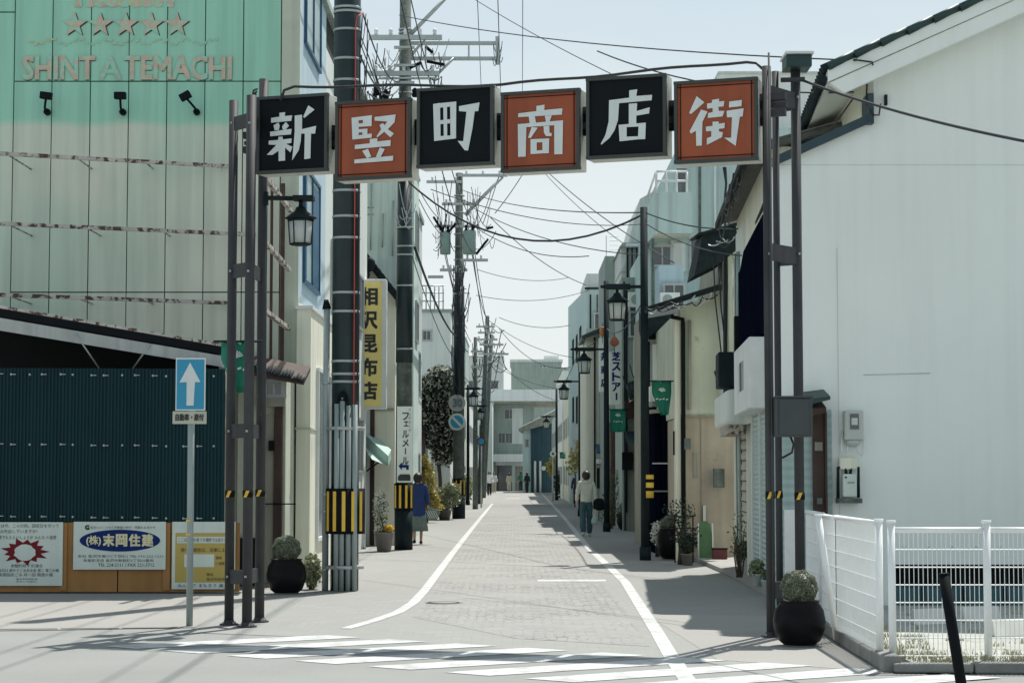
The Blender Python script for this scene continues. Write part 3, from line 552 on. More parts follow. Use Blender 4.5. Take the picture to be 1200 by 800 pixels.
# mural: five stars, lettering and worn paint
mfade = M('faded_pink_paint', (.60, .47, .36), .7, .14, 8, spot=.50, spotc=(.33, .64, .49), spotscale=10)
myel = M('faded_yellow_paint', (.50, .56, .33), .7, .1, 8, spot=.5, spotc=(.33, .64, .49), spotscale=9)
YM = YW - .012
for k in range(5):
    c = P(87.5 + 30 * k, 29, YM); ro = 15.5 / F * YM; pts = [c + V((sin(j * pi / 5) * (ro if j % 2 == 0 else ro * .40), 0, cos(j * pi / 5) * (ro if j % 2 == 0 else ro * .40))) for j in range(10)]
    MB().prism([p + V((.018, .006, -.014)) for p in pts], (0, -.002, 0)).build('star_shade', m_brown, gb); MB().prism(pts, (0, -.006, 0)).build('star', mfade, gb)
def ptext(body, mat, parent, x0, y0, x1, y1, Y, name='lettering', bold=0, res=2, lift=.004):
    a, b = P(x0, y1, Y), P(x1, y0, Y); return text(body, mat, parent, a, (1, 0, 0), (0, 0, 1), b.x - a.x, b.z - a.z, name, bold, res, lift)
ptext('SHINT', m_brown, gb, 26.6, 68, 111, 94.8, YM, bold=.016, lift=.001); ptext('SHINT', mfade, gb, 26, 67.2, 110, 94, YM, bold=.026, lift=.007)
ptext('TEMACHI', m_brown, gb, 145.6, 68, 271, 94.8, YM, bold=.016, lift=.001); ptext('TEMACHI', mfade, gb, 145, 67.2, 270, 94, YM, bold=.026, lift=.007)
mfaint = M('ghost_paint', (.43, .53, .42), .7, .15, 8, spot=.48, spotc=(.33, .64, .49), spotscale=7)
ptext('A', mfaint, gb, 116, 68, 141, 94, YM, bold=.02)
rr = random.Random(11); gm = MB(); gy = MB()
for k in range(34):
    x = 36 + k * 6.6; y = 49 + 3 * sin(k * 1.3); a = P(x, y, YM); an = rr.uniform(-1, 1); (gy if k < 5 else gm).obox(a, V((cos(an) * .05, 0, sin(an) * .04)) * rr.uniform(.5, 1), V((-sin(an), 0, cos(an))) * .015, (0, .003 + k * .0001, 0))
gm.build('worn_script', mfaint, gb); gy.build('worn_script', myel, gb)
gm = MB()
for k in range(9): a = P(92 + k * 13.5, 2, YM); gm.obox(a, (.055, 0, 0), (0, 0, .085), (0, .003, 0))
gm.build('worn_letters', mfade, gb); MB().obox(P(148, 1, YM) + V((0, .004, 0)), (.55, 0, 0), (0, 0, .08), (0, .003, 0)).build('worn_patch', myel, gb)
# spot lamps
for k, (x, y, tilt) in enumerate(((56, 124, .12), (144.5, 124, 0), (231, 124, -.55))):
    c = P(x, y + 8, YW - .02); t = thing('spot_lamp', c, ['small black spot lamp under the first two letters of the wall lettering', 'small black spot lamp under the middle of the faded lettering', 'small black spot lamp tilted sideways nearest the building corner'][k], 'spot lamp', 'spot lamps on the green wall')
    MB().tube([c + V((0, 0, 0)), c + V((0, -.08, 0))], .05, 12).build('base', m_black, t)
    h = c + V((-sin(-tilt) * -.18, -.25, .17)); h = c + V((tilt * .22, -.25, .17)); tb('arm', m_black, t, [c + V((0, -.05, 0)), c + V((0, -.2, .03)), h], .018, 8)
    d = V((tilt, -.1, 1)).normalized(); s_ = V((0, 1, 0)).cross(d).normalized()
    MB().obox(h + d * .04, s_ * .085, d * .055, s_.cross(d) * .07).build('head', m_black, t, bev=.012)
# rusted rails in front of the wall
for k, (y0, y1) in enumerate(((180, 195), (262, 275), (345.5, 355))):
    a, b = P(0, y0, 28.5), P(268 if k != 1 else 300, y1, 29.85); a2 = a - (b - a) * .35; d = (b - a2)
    t = thing('rusted_rail', a, ['highest rusty pale rail across the panelled wall', 'middle rusty rail across the panelled wall with a red end', 'lowest rusty rail across the panelled wall just over the shed roof'][k], 'rail', 'rusted rails on the green building')
    MB().obox((a2 + b) / 2, d / 2, (0, 0, .028), d.cross(V((0, 0, 1))).normalized() * .02).build('bar', m_rust, t)
    for f in (.28, .5, .72, .97):
        p = a2 + d * f; tb('bracket', m_rust, t, [p, (p.x, YW, p.z)], .012, 6)
# stubs of rails round the corner, going up the street
t = thing('rusted_rack', P(325, 300, 29.8), 'rusty frame of sloping rails on the building corner behind the lantern', 'rack')
for (x0, y0, x1, y1) in ((311, 208, 341, 247), (309, 282, 339, 316), (308, 362, 338, 385)):
    a, b = P(x0, y0, 27.6), P(x1, y1, 29.7); MB().obox((a + b) / 2, (b - a) / 2, (0, 0, .03), (.03, 0, 0)).build('rail', m_rust, t)
for x in (318, 331): MB().obox((P(x, 215, 29.8) + P(x, 425, 29.8)) / 2, (.02 if x == 318 else .03, 0, 0), (0, .02, 0), (0, 0, (PZ(215, 29.8) - PZ(425, 29.8)) / 2)).build('upright', m_rustd, t)
# downpipe with white column at the corner
t = thing('white_pillar_shop', (-3.15, 31.5, 0), 'white plastered shop front column behind the wrapped utility pole', 'building')
bx('wall', m_cream, t, -3.27, -3.06, 29.7, 33.9, 0, PZ(362, 29.7)); bx('cornice', m_white, t, -3.29, -3.03, 29.66, 33.9, PZ(362, 29.7), PZ(362, 29.7) + .05)
bx('cornice', m_beige, t, -3.285, -3.045, 29.67, 33.9, PZ(503, 29.7), PZ(503, 29.7) + .03)
window(t, (-3.055, 31.6, 1.9), (0, 1, 0), (0, 0, 1), 2.0, 2.6, m_white, m_gl2, bars=1)
t = thing('drain_pipe', G(381, 690), 'pale grey vertical pipe with dark cap left of the wrapped utility pole', 'pipe')
px_ = P(381.5, 600, 27.6).x; tb('pipe', m_pipe, t, [(px_, 27.6, 0), (px_, 27.6, PZ(358, 27.6))], .045, 12); tb('cap', m_black, t, [(px_, 27.6, PZ(362, 27.6)), (px_ - .01, 27.6, PZ(351, 27.6))], .065, 10, .03)
for py in (450, 580, 600, 668): tb('clamp', m_steel, t, [(px_, 27.6, PZ(py, 27.6)), (px_, 27.6, PZ(py - 2, 27.6))], .055, 12)

# shed with dark opening
sh = thing('old_shed', (-6, 28, 0), 'low dark open shed under a sagging rusty roof edge', 'shed')
YS = 27.2
zl, zr = PZ(362, YS), PZ(407, YS); xr_ = PX(262, YS); xl_ = PX(-130, YS); zl2 = zl + (zl - zr) * 130 / 262
MB().prism([(xl_, YS, zl2 - .10), (xr_, YS, zr - .10), (xr_, YS, zr), (xl_, YS, zl2)], (0, .06, 0)).build('roof_edge', m_black, sh)
MB().prism([(xl_, YS - .02, zl2 - .31), (xr_, YS - .02, zr - .27), (xr_, YS - .02, zr - .12), (xl_, YS - .02, zl2 - .125)], (0, .05, 0)).build('fascia', M('grey_fascia', (.42, .45, .43), .7, .12, 3, streak=.3, spot=.68, spotc=(.2, .09, .05), spotscale=5), sh)
MB().add([(xl_, YS, zl2 + .01), (xr_, YS, zr + .01), (xr_, 30, zr + .1), (xl_, 30, zl2 + .1), (xl_, YS, zl2 + .05), (xr_, YS, zr + .05), (xr_, 30, zr + .14), (xl_, 30, zl2 + .14)], [(0, 1, 2, 3), (7, 6, 5, 4), (0, 4, 5, 1), (1, 5, 6, 2), (3, 2, 6, 7)]).build('roof', m_rust, sh)
MB().prism([(xl_, 29.5, 0), (xr_, 29.5, 0), (xr_, 29.5, zr + .06), (xl_, 29.5, zl2 + .06)], (0, .2, 0)).build('back_wall', m_gap, sh); bx('side_wall', m_beige2, sh, xr_ - .08, xr_, 27.3, 29.9, 0, zr - .02)  # back wall coloured near black to paint in the shed's inner shade
for (a, b) in (((88, 390), (117, 433)), ((176, 403), (155, 433))): tb('strut', m_steel, sh, [P(*a, 27.15), P(*b, 27.3)], .012, 6)
# entrance annex with tiled eave
an_ = thing('tiled_entrance', (-3.6, 28.5, 0), 'narrow old entrance under a small tiled eave beside the hoarding', 'building')
bx('wall', m_beige, an_, xr_ + .005, -3.30, 28.6, 29.9, 0, PZ(430, 28.6)); bx('door', m_beige2, an_, PX(309, 28.5), PX(321, 28.5), 28.56, 28.6, .05, PZ(485, 28.5)); bx('post', m_brown, an_, PX(322, 28.5), PX(331, 28.5), 28.5, 28.6, 0, PZ(475, 28.5))
bx('meter_box', m_black, an_, PX(316, 28.5), PX(322, 28.5), 28.42, 28.56, PZ(528, 28.5), PZ(516, 28.5)); bx('rail', m_black, an_, PX(308, 28.4), PX(347, 28.4), 28.47, 28.5, PZ(591, 28.4), PZ(589.5, 28.4))
bx('opening_shade', m_gap, an_, PX(262, 28.5) + .2, PX(308, 28.5), 28.54, 28.6, .02, PZ(630, 28.5)); bx('lintel', m_beige2, an_, PX(300, 28.4), PX(333, 28.4), 28.38, 28.6, PZ(476, 28.4), PZ(466, 28.4))  # near black slab on the wall paints the shade of a low opening
window(an_, (PX(321, 28.5), 28.58, PZ(455, 28.5)), (1, 0, 0), (0, 0, 1), .25, .22, m_alu, m_glass)
MB().prism([P(258, 433, 27.9), P(356, 451, 27.9), P(356, 446, 27.9), P(258, 427, 27.9)], (0, .9, .25)).build('eave_board', m_brown, an_)
for k in range(26):
    f = k / 25; a = P(262 + 92 * f, 425 + 22 * f + random.uniform(-1, 1), 27.85); tb('roof_tile', m_tile, an_, [a, a + V((0, .95, .2))], .022, 8)
# hoarding of corrugated sheets on boards
hd = thing('corrugated_hoarding', (-6, 27, 0), 'dark teal corrugated metal hoarding above orange boards', 'hoarding')
YH = 26.9; zh1, zh0 = PZ(430.5, YH), PZ(612, YH); X0, X1 = PX(-140, YH), PX(263, YH); ns = 9; wS = (X1 - X0) / ns
for i in range(ns):
    vs = []; n_ = 44; xa = X0 + wS * i; y_ = YH + (.004 if i % 2 else 0)
    prof = [(0, 0), (.3, 0), (.42, .016), (.88, .016), (1, 0)]
    pts = [(xa + wS * (k + a) / 11, y_ - d) for k in range(11) for a, d in prof[:-1]] + [(xa + wS + .01, y_)]
    for z in (zh0, zh1 - .02 * i / ns): vs += [(x, y, z) for x, y in pts]
    m = len(pts); MB().add(vs, [(j, j + 1, m + j + 1, m + j) for j in range(m - 1)]).build('metal_sheet', m_hoard, hd)
sw = MB()
for py in (438, 520, 604.5):
    for k in range(22):
        a = P(-130 + 18.1 * k + 2 * sin(k * 3), py + .012 * (18 * k - 130) + .4 * sin(k * 5), YH - .02); sw.ball(a, .018, .012, .018, 6, 4)
        if k % 3: sw.obox(a + V((.035, 0, 0)), (.03, 0, 0), (0, .004, 0), (0, 0, .005))
o = sw.build('screws', m_steel, hd, kind='stuff')
bx('back_frame', m_black, hd, X0, X1, YH + .05, YH + .1, .02, zh1 - .1)
for i in range(6):
    xa = PX(283 if i == 0 else 141 - 143 * (i - 1), YH) ; xb = PX(141 - 143 * i, YH) + .008
    if xa < xb: xa, xb = xb, xa
    bx('base_board', m_ply, hd, xb, xa - .008, YH - .01 - .004 * (i % 2), YH + .04, PZ(693 + (3 if i > 1 else 0), YH), zh0)
for x in (78, 198): bx('batten', m_ply, hd, PX(x - 4, YH), PX(x + 4, YH), YH - .04, YH - .015, PZ(691, YH), zh0 - .003)
# posters
def board(name, label, cat, x0, y0, x1, y1, Y, mat, d=.012, group=None):
    a, b = P(x0, y1, Y), P(x1, y0, Y); t = thing(name, a, label, cat, group); bx('panel', mat, t, a.x, b.x, Y, Y + d, a.z, b.z, bev=.003); return t
YP = YH - .062
t = board('poster', 'white poster with a red spiky burst on the orange boards', 'poster', -14, 611.5, 74, 686, YP, m_potw, group='posters on the hoarding boards')
c = P(29, 646, YP - .003); pts = []
rb = random.Random(4)
for k in range(26):
    a_ = 2 * pi * k / 26; long = k % 2 == 0; rx = (26 if long else 20) * (1.12 if k % 4 == 0 else .95); ry = (15 if long else 11) * (1.1 if k % 4 == 0 else .95)
    pts.append(c + V((cos(a_) * rx, 0, sin(a_) * ry)) * (YP / F))
MB().prism(pts, (0, -.002, 0)).build('burst', m_burst, t)
c = P(29, 647, YP - .007); MB().prism([c + V((cos(2 * pi * k / 20) * (12.3 + 1.2 * sin(k * 2.4)), 0, sin(2 * pi * k / 20) * 9.6)) * (YP / F) for k in range(20)], (0, -.002, 0)).build('blank_shape', m_potw, t)
Yt = YP
for (s, x0, y0, x1, y1) in (('なたは今、この分別、回収日を守って', -8, 613.5, 69, 618), ('み先出していますか?', 0, 620, 44, 624.5), ('誰でもえらいしょうか みんな の迷惑', -2, 627, 66, 631.5), ('新竪町校下 町連合', 13, 660.5, 50, 664.5), ('収集日は 燃やすごみ月水金 第二 第三水曜', -6, 666, 69, 670), ('資源回収ごみ 月一回 隔週水曜', -2, 671, 62, 675), ('金沢市役所町会', 19, 677, 44, 679), ('きれいな町に', 19, 680, 44, 682)):
    ptext(s, m_ink, t, x0, y0, x1, y1, Yt, res=1)
t = board('poster', 'white company sign with a blue oval on the orange boards', 'poster', 85.5, 611, 194.5, 667, YP, m_potw, group='posters on the hoarding boards')
c = P(140.5, 633, YP - .003); MB().prism([c + V((cos(2 * pi * k / 48) * 47, 0, sin(2 * pi * k / 48) * 12.7)) * (YP / F) for k in range(48)], (0, -.002, 0)).build('oval', m_logo, t)
ptext('(株)', m_gold, t, 101, 627.5, 118, 639.5, YP - .006, bold=.006); 
for k, s in enumerate('末岡住建'): ptext(s, m_gold, t, 120.5 + k * 15.2, 626.5, 133 + k * 15.2, 640, YP - .006, bold=.014)
ptext('G', m_ink, t, 99.5, 615.5, 104, 620.5, YP, bold=.01)
for (s, x0, y0, x1, y1) in (('住まいのことなら不動産の仲介・売買もおまかせ', 106, 616, 182, 619.5), ('本社 金沢市菊川1丁目8-2 TEL 076-262-1212', 91, 649.5, 192, 653), ('新竪町支店 金沢市新竪町3丁目60番地', 98, 654.5, 180, 658), ('TEL 224-2111 / FAX 221-3712', 115, 659.5, 181, 663.5)): ptext(s, m_ink, t, x0, y0, x1, y1, YP, res=1)
t = board('poster', 'yellow rubbish notice in a white frame behind the dark posts', 'poster', 201, 611, 276, 690, YP, m_potw, group='posters on the hoarding boards')
a, b = P(205, 682, YP), P(275, 624, YP); bx('yellow_field', m_poty, t, a.x, b.x, YP - .003, YP, a.z, b.z)
for (x0, y0, x1, y1) in ((207.5, 628.5, 274, 636), (216, 649, 251, 664)): a, b = P(x0, y1, YP), P(x1, y0, YP); bx('white_field', m_potw, t, a.x, b.x, YP - .0055, YP - .003, a.z, b.z)
for (s, x0, y0, x1, y1) in (('ここはごみを捨てる場所ではありません', 209, 629.8, 273, 634.8), ('捨てた場合は、法律により', 212, 641.5, 268, 646.5), ('警察', 253, 651.5, 260, 655), ('に通報', 253, 658, 263, 661.5), ('警告', 242, 671, 250, 674.5), ('金沢市役所', 242, 676.5, 264, 680), ('みんなで まもろう 美しい', 208, 683.5, 273, 688)): ptext(s, m_ink, t, x0, y0, x1, y1, YP - .006, res=1)

# one way sign
ow = thing('one_way_sign', G(222, 733), 'blue one way sign with a white arrow on a grey pole', 'traffic sign')
b = G(222, 733); Yo = b.y; tb('pole', m_pipe, ow, [(b.x, Yo, -.02), (P(224, 480, Yo).x, Yo, PZ(425, Yo))], .035, 12)
a, c = P(205.5, 481, Yo - .05), P(241, 419.5, Yo - .05); bx('rim', m_white, ow, a.x, c.x, Yo - .052, Yo - .036, a.z, c.z, bev=.004); bx('face', m_blue, ow, a.x + .012, c.x - .012, Yo - .0545, Yo - .051, a.z + .014, c.z - .014)
pl = [(222.8, 424.5), (235, 447.5), (228.5, 447.5), (226.8, 475), (218.5, 475), (218.8, 447.5), (210.5, 448)]
MB().prism([P(x, y, Yo - .056) for x, y in pl], (0, -.003, 0)).build('arrow', m_white, ow)
a, c = P(202, 496.5, Yo - .05), P(242, 481.8, Yo - .05); bx('plate', M('beige_plate', (.50, .50, .40), .6), ow, a.x, c.x, Yo - .048, Yo - .035, a.z, c.z, bev=.004); ptext('自動車・原付', m_ink, ow, 205.5, 485, 238.5, 493, Yo - .048, bold=.004)
for py in (438, 470, 489): tb('clamp', m_steel, ow, [P(223.5, py, Yo), P(223.5, py - 3, Yo)], .042, 12)
tb('yellow_tape', m_yellow, ow, [P(222, 627, Yo), P(222, 624.5, Yo)], .037, 12); tb('yellow_tape', m_yellow, ow, [P(222, 611, Yo), P(222, 608.5, Yo)], .037, 12)
# ------------------------------------------------------------------ utility poles
def guard(parent, c, r, z0, z1, n=6):
    MB().tube([c + V((0, 0, z0)), c + V((0, 0, z1))], r, 20).build('guard_sleeve', m_black, parent)
    for k in range(n):
        a = -pi / 2 - .95 + k * (1.9 / (n - 1)); d = V((cos(a), sin(a), 0)); s_ = V((-d.y, d.x, 0)); MB().obox(c + d * (r + .004) + V((0, 0, (z0 + z1) / 2)), s_ * .024, (0, 0, (z1 - z0) / 2 - .04), d * .004).build('yellow_stripe', m_yellow, parent)
def crossarm(parent, c, x0, x1, z, h=.05, n=4, y=0, mat=None):
    c = V(c); MB().box(x0, x1, c.y + y - .045, c.y + y + .045, z - h, z + h).build('crossarm', mat or m_steel, parent)
    for k in range(n):
        x = x0 + (x1 - x0) * (k + .5) / n if n > 1 else x0; MB().lathe((x, c.y + y, z + h), [(.02, 0), (.05, .03), (.03, .06), (.05, .09), (.03, .13), (.01, .15)], 8).build('insulator', m_white, parent)
def bands(parent, c, r, zs, mat=None):
    for z in zs: tb('steel_band', mat or m_steel, parent, [(c.x, c.y, z), (c.x, c.y, z + .035)], r, 16)
p1 = V((PX(404, 27.65, 600), 27.65, 0)); up = thing('utility_pole', p1, 'thick nearest utility pole with dark wrap and grey conduits at its foot', 'utility pole', 'concrete utility poles on the left')
tb('pole', m_polew, up, [p1, p1 + V((0, 0, 12))], .195, 24, .185)
bands(up, p1, .199, [PZ(y, 27.65) for y in (12, 17, 38, 72, 97, 226, 256, 281, 345, 367, 425, 440, 449)])
for k, (x, y) in enumerate(((394, 473), (400.5, 466), (408, 475), (415.5, 474))):
    xx = PX(x, 27.4, 600); tb('conduit', m_pipe, up, [(xx, 27.41, 0), (xx, 27.41, PZ(y, 27.4))], .035, 12)
guard(up, p1 + V((.01, -.03, 0)), .275, PZ(625, 27.6), PZ(572, 27.6), 5)
for py in (502, 664): MB().tube([p1 + V((0, -.02, PZ(py + 2, 27.6))), p1 + V((0, -.02, PZ(py - 2, 27.6)))], .272, 20).build('perforated_strap', m_steel, up)
rx = PX(414.5, 27.42); tb('red_cable', m_red, up, [(rx, 27.45, PZ(475, 27.4)), (rx, 27.45, PZ(30, 27.4)), P(418, 20, 27.5), P(426, 15, 27.6)], .007, 6)
tb('black_cable', m_wire, up, [(rx + .05, 27.45, PZ(470, 27.4)), (rx + .06, 27.45, PZ(60, 27.4)), P(425, 16, 27.5)], .012, 6)
MB().lathe((p1.x - .02, 27.45, PZ(470, 27.6) - .02), [(.02, 0), (.08, .02), (.07, .1), (.02, .14)], 10).build('junction', m_black, up)

p2 = V((PX(473, 42.4, 600), 42.4, 0)); up = thing('utility_pole', p2, 'second utility pole with a vertical white shop advert and yellow guard', 'utility pole', 'concrete utility poles on the left')
tb('pole', m_conc, up, [p2, p2 + V((0, 0, 13.2))], .185, 20, .115)
tb('lower_sleeve', m_dark, up, [p2, p2 + V((0, 0, PZ(596, 42.4)))], .195, 20); tb('dark_wrap', m_polew, up, [p2 + V((0, 0, PZ(425, 42.4))), p2 + V((0, 0, PZ(205, 42.4)))], .182, 20, .155)
guard(up, p2, .205, PZ(597, 42.4), PZ(566, 42.4), 4); bands(up, p2, .186, [PZ(y, 42.4) for y in (410, 336, 300, 290, 268)]); bands(up, p2, .15, [PZ(y, 42.4) for y in (150, 110, 60, 40, 36)])
X = lambda x: PX(x, 42.3, 100)
crossarm(up, p2, X(432), X(518), PZ(46, 42.4), .05, 5, -.16); crossarm(up, p2, X(467), X(583), PZ(49, 42.4), .035, 0, .16); crossarm(up, p2, X(466), X(583), PZ(67, 42.4), .035, 0, .16); crossarm(up, p2, X(432), X(515), PZ(88, 42.4), .05, 5, -.16); crossarm(up, p2, X(445), X(512), PZ(94, 42.4), .02, 0, -.2)
MB().box(X(580.5), X(585), 42.45, 42.6, PZ(74, 42.4), PZ(42, 42.4)).build('end_bracket', m_steel, up)
for x in (498, 549): MB().box(X(x - 1), X(x + 1), 42.5, 42.54, PZ(68, 42.4), PZ(48, 42.4)).build('brace', m_steel, up)
for (a, b, r) in (((482, 40), (524, -4), .045), ((510, 90), (532, 68), .03), ((482, 66), (494, 50), .03), ((482, 63), (499, 46), .02)): tb('brace', m_steel, up, [P(*a, 42.3), P(*b, 42.3)], r, 6)
rr = random.Random(9)
def tangle(parent, x0, y0, x1, y1, Y, n, r=.01, name='dropper_wire', mat=None, seed=1):
    rnd = random.Random(seed)
    for k in range(n):
        a = P(rnd.uniform(x0, x1), rnd.uniform(y0, y1), Y + rnd.uniform(-.15, .15)); b = P(rnd.uniform(x0, x1), rnd.uniform(y0, y1), Y + rnd.uniform(-.15, .15)); tb(name, mat or m_wire, parent, catenary(a, b, rnd.uniform(.1, .25) * (1 + (a - b).length), 8), r, 4)
tangle(up, 436, 50, 462, 92, 42.2, 6, .011, seed=2); tangle(up, 484, 50, 520, 95, 42.2, 6, .011, seed=3); tangle(up, 436, 95, 460, 118, 42.2, 9, .012, seed=8); tangle(up, 575, 45, 590, 75, 42.5, 5, .008, seed=5); tangle(up, 460, 215, 490, 262, 42.1, 7, .01, mat=m_steel, seed=6)
for (a, b) in (((500, 72), (521, 76)), ((499, 55), (507, 62)), ((480, 80), (494, 73))): tb('insulator_rod', m_black, up, [P(*a, 42.2), P(*b, 42.2)], .035, 8)
# advert on pole 2
Ya = 42.12; a, b = P(465, 565, Ya), P(483.5, 476, Ya); adp = bx('advert_plate', M('advert_white', (.82, .88, .83), .5), up, a.x, b.x, Ya + .02, Ya + .05, a.z, b.z)
pp = P(471.5, 483.5, Ya); vtext('フェルメール', m_ink, adp, V((pp.x, Ya + .018, pp.z)), (1, 0, 0), (0, 0, 1), .13, .152, .036, bold=.006)
pp = P(478.8, 479, Ya); vtext('アンティーク', m_ink, adp, V((pp.x, Ya + .018, pp.z)), (1, 0, 0), (0, 0, 1), .05, .055, .03)
MB().prism([P(467, 546, Ya) , P(471, 541.5, Ya), P(471, 544.5, Ya), P(479, 544.5, Ya), P(479, 550, Ya), P(476, 550, Ya), P(476, 547.5, Ya), P(471, 547.5, Ya), P(471, 550.5, Ya)], (0, -.004, 0)).build('arrow', m_logo, adp)
MB().prism([P(466.5, 558, Ya), P(469, 555.5, Ya), P(480, 555.5, Ya), P(481, 558, Ya), P(481, 563, Ya), P(466.5, 563, Ya)], (0, -.003, 0)).build('picture', m_ink, adp)

p3 = V((PX(537.5, 71.8, 600), 71.8, 0)); up = thing('utility_pole', p3, 'third utility pole carrying two transformers', 'utility pole', 'concrete utility poles on the left')
tb('pole', m_conc, up, [p3, p3 + V((0, 0, PZ(203, 71.8)))], .225, 18, .13); tb('dark_wrap', m_polew, up, [p3 + V((0, 0, PZ(465, 71.8))), p3 + V((0, 0, PZ(335, 71.8)))], .212, 18, .195)
tb('lower_sleeve', m_dark, up, [p3, p3 + V((0, 0, PZ(584, 71.8)))], .235, 18); guard(up, p3, .245, PZ(580, 71.8), PZ(561, 71.8), 4); bands(up, p3, .2, [PZ(y, 71.8) for y in (230, 250, 262, 275, 290, 305, 320, 345, 380, 400)])
X = lambda x: PX(x, 71.8, 250)
for (x0, x1, y, n) in ((537, 595, 206.5, 3), (500, 541, 214, 3), (518, 560, 240, 4), (510, 562, 266, 4), (540, 572, 305.5, 2), (516, 548, 317, 4), (502, 520, 325, 0)): crossarm(up, p3, X(x0), X(x1), PZ(y, 71.8), .05, n, -.2)
tb('brace', m_steel, up, [P(545, 252, 71.6), P(589, 207, 71.6)], .07, 6)
for k, (x0, x1, y0, y1) in enumerate(((516, 528.5, 272, 299), (543, 558, 270, 299))):
    a = (X(x0) + X(x1)) / 2; rd = (X(x1) - X(x0)) / 2
    tr = MB().lathe((a, 71.5, PZ(y1, 71.8)), [(rd * .92, 0), (rd, .03), (rd, PZ(y0, 71.8) - PZ(y1, 71.8) - .08), (rd * .8, PZ(y0, 71.8) - PZ(y1, 71.8))], 14).build('transformer', M('transformer_paint', (.24, .34, .30), .5, .1, 3), up)
    for s in (-.5, .5): MB().lathe((a + s * rd, 71.35, PZ(y0, 71.8) - .05), [(.06, 0), (.04, .08), (.06, .14), (.02, .2)], 8).build('bushing', m_black, tr)
tangle(up, 506, 205, 535, 300, 71.5, 8, .013, seed=12); tangle(up, 541, 205, 582, 300, 71.5, 8, .013, seed=13); tangle(up, 527, 300, 552, 420, 71.4, 14, .016, seed=14)
for (a, b) in (((519, 272), (508, 254)), ((534, 262), (524, 274)), ((570, 268), (578, 266)), ((558, 298), (572, 280))): tb('insulator_rod', m_black, up, [P(*a, 71.4), P(*b, 71.4)], .05, 6)
# round traffic signs on pole 3
def disc(parent, x, y, r, Y, mat, name, d=.02):
    c = P(x, y, Y); rr_ = r / F * Y; vs = [c + V((cos(2 * pi * k / 32) * rr_, 0, sin(2 * pi * k / 32) * rr_)) for k in range(32)]; return MB().prism(vs, (0, -d, 0)).build(name, mat, parent)
ts = thing('traffic_sign', P(535.5, 484, 71.5), 'round weathered speed limit 30 sign above the no parking disc', 'traffic sign'); disc(ts, 535.5, 472, 10, 71.5, m_conc if False else M('faded_sign', (.42, .43, .40), .6, .1, 3), 'disc'); tb('clamp', m_steel, ts, [P(536, 472, 71.5), P(537, 472, 71.8)], .04, 6)
ptext('30', M('faded_number', (.16, .18, .19), .6, .1, 5), ts, 530.5, 468, 541, 477, 71.46, bold=.03)
ts = thing('traffic_sign', P(535.5, 494, 71.5), 'round blue no parking sign below the speed limit sign', 'traffic sign'); disc(ts, 535.5, 494, 10, 71.5, m_potw, 'disc'); disc(ts, 535.5, 494, 7.4, 71.475, m_blue, 'face', .01); tb('clamp', m_steel, ts, [P(536, 494, 71.5), P(537, 494, 71.8)], .04, 6)
c = P(535.5, 494, 71.45); MB().obox(c, V((.16, 0, -.16)), V((.03, 0, .03)), (0, .006, 0)).build('slash', m_potw, ts)
# fourth, fifth and far poles
def far_pole(px, pyb, top, arms, label, seed=1, r=.2, lean=0):
    Y = CH * F / (pyb - 555); p = V((PX(px, Y, 560), Y, 0)); u = thing('utility_pole', p, label, 'utility pole', 'concrete utility poles on the left')
    tb('pole', m_conc, u, [p, p + V((lean / F * Y, 0, PZ(top, Y)))], r, 12, r * .65)
    for (x0, x1, y) in arms: crossarm(u, p, PX(x0, Y, 400), PX(x1, Y, 400), PZ(y, Y), .05, 3, -.2)
    tangle(u, arms[0][0], top, arms[-1][1], top + 70, Y, 9, .022, seed=seed); return u
far_pole(562, 590, 370, [(558, 580, 383), (560, 580, 390), (557, 583, 398), (562, 590, 404), (560, 596, 415)], 'fourth utility pole crowded with crossarms beyond the transformers', 21, .17, 9)
far_pole(566, 583, 392, [(566, 590, 404), (566, 592, 414), (568, 586, 424)], 'far utility pole just right of the crowded fourth pole', 22, .2, 10)
far_pole(557, 596, 395, [(552, 566, 412), (552, 566, 430)], 'thin utility pole between the third and fourth poles', 23, .13)
up = far_pole(617, 573.6, 473, [(613, 622, 478)], 'small grey pole in front of the building closing the street', 24, .14)
# red prohibition sign far
ts = thing('traffic_sign', P(563, 517, 95), 'small red and blue round sign far up the left side', 'traffic sign'); disc(ts, 564, 517, 5, 95, m_burst, 'disc'); disc(ts, 564, 517, 3.7, 94.95, m_blue, 'face', .02); tb('pole', m_steel, ts, [P(564, 517, 95.1), V((P(564, 517, 95.1).x, 95.1, 0))], .04, 6)
ts = thing('traffic_sign', P(652, 531, 118), 'small white round sign on a post near the end of the street', 'traffic sign'); disc(ts, 648, 531.5, 3.6, 118, m_white, 'disc'); disc(ts, 648, 531.5, 1.4, 117.95, m_ink, 'mark', .02); tb('pole', m_steel, ts, [P(648, 531, 118.1), V((P(648, 531, 118.1).x, 118.1, 0))], .04, 6)

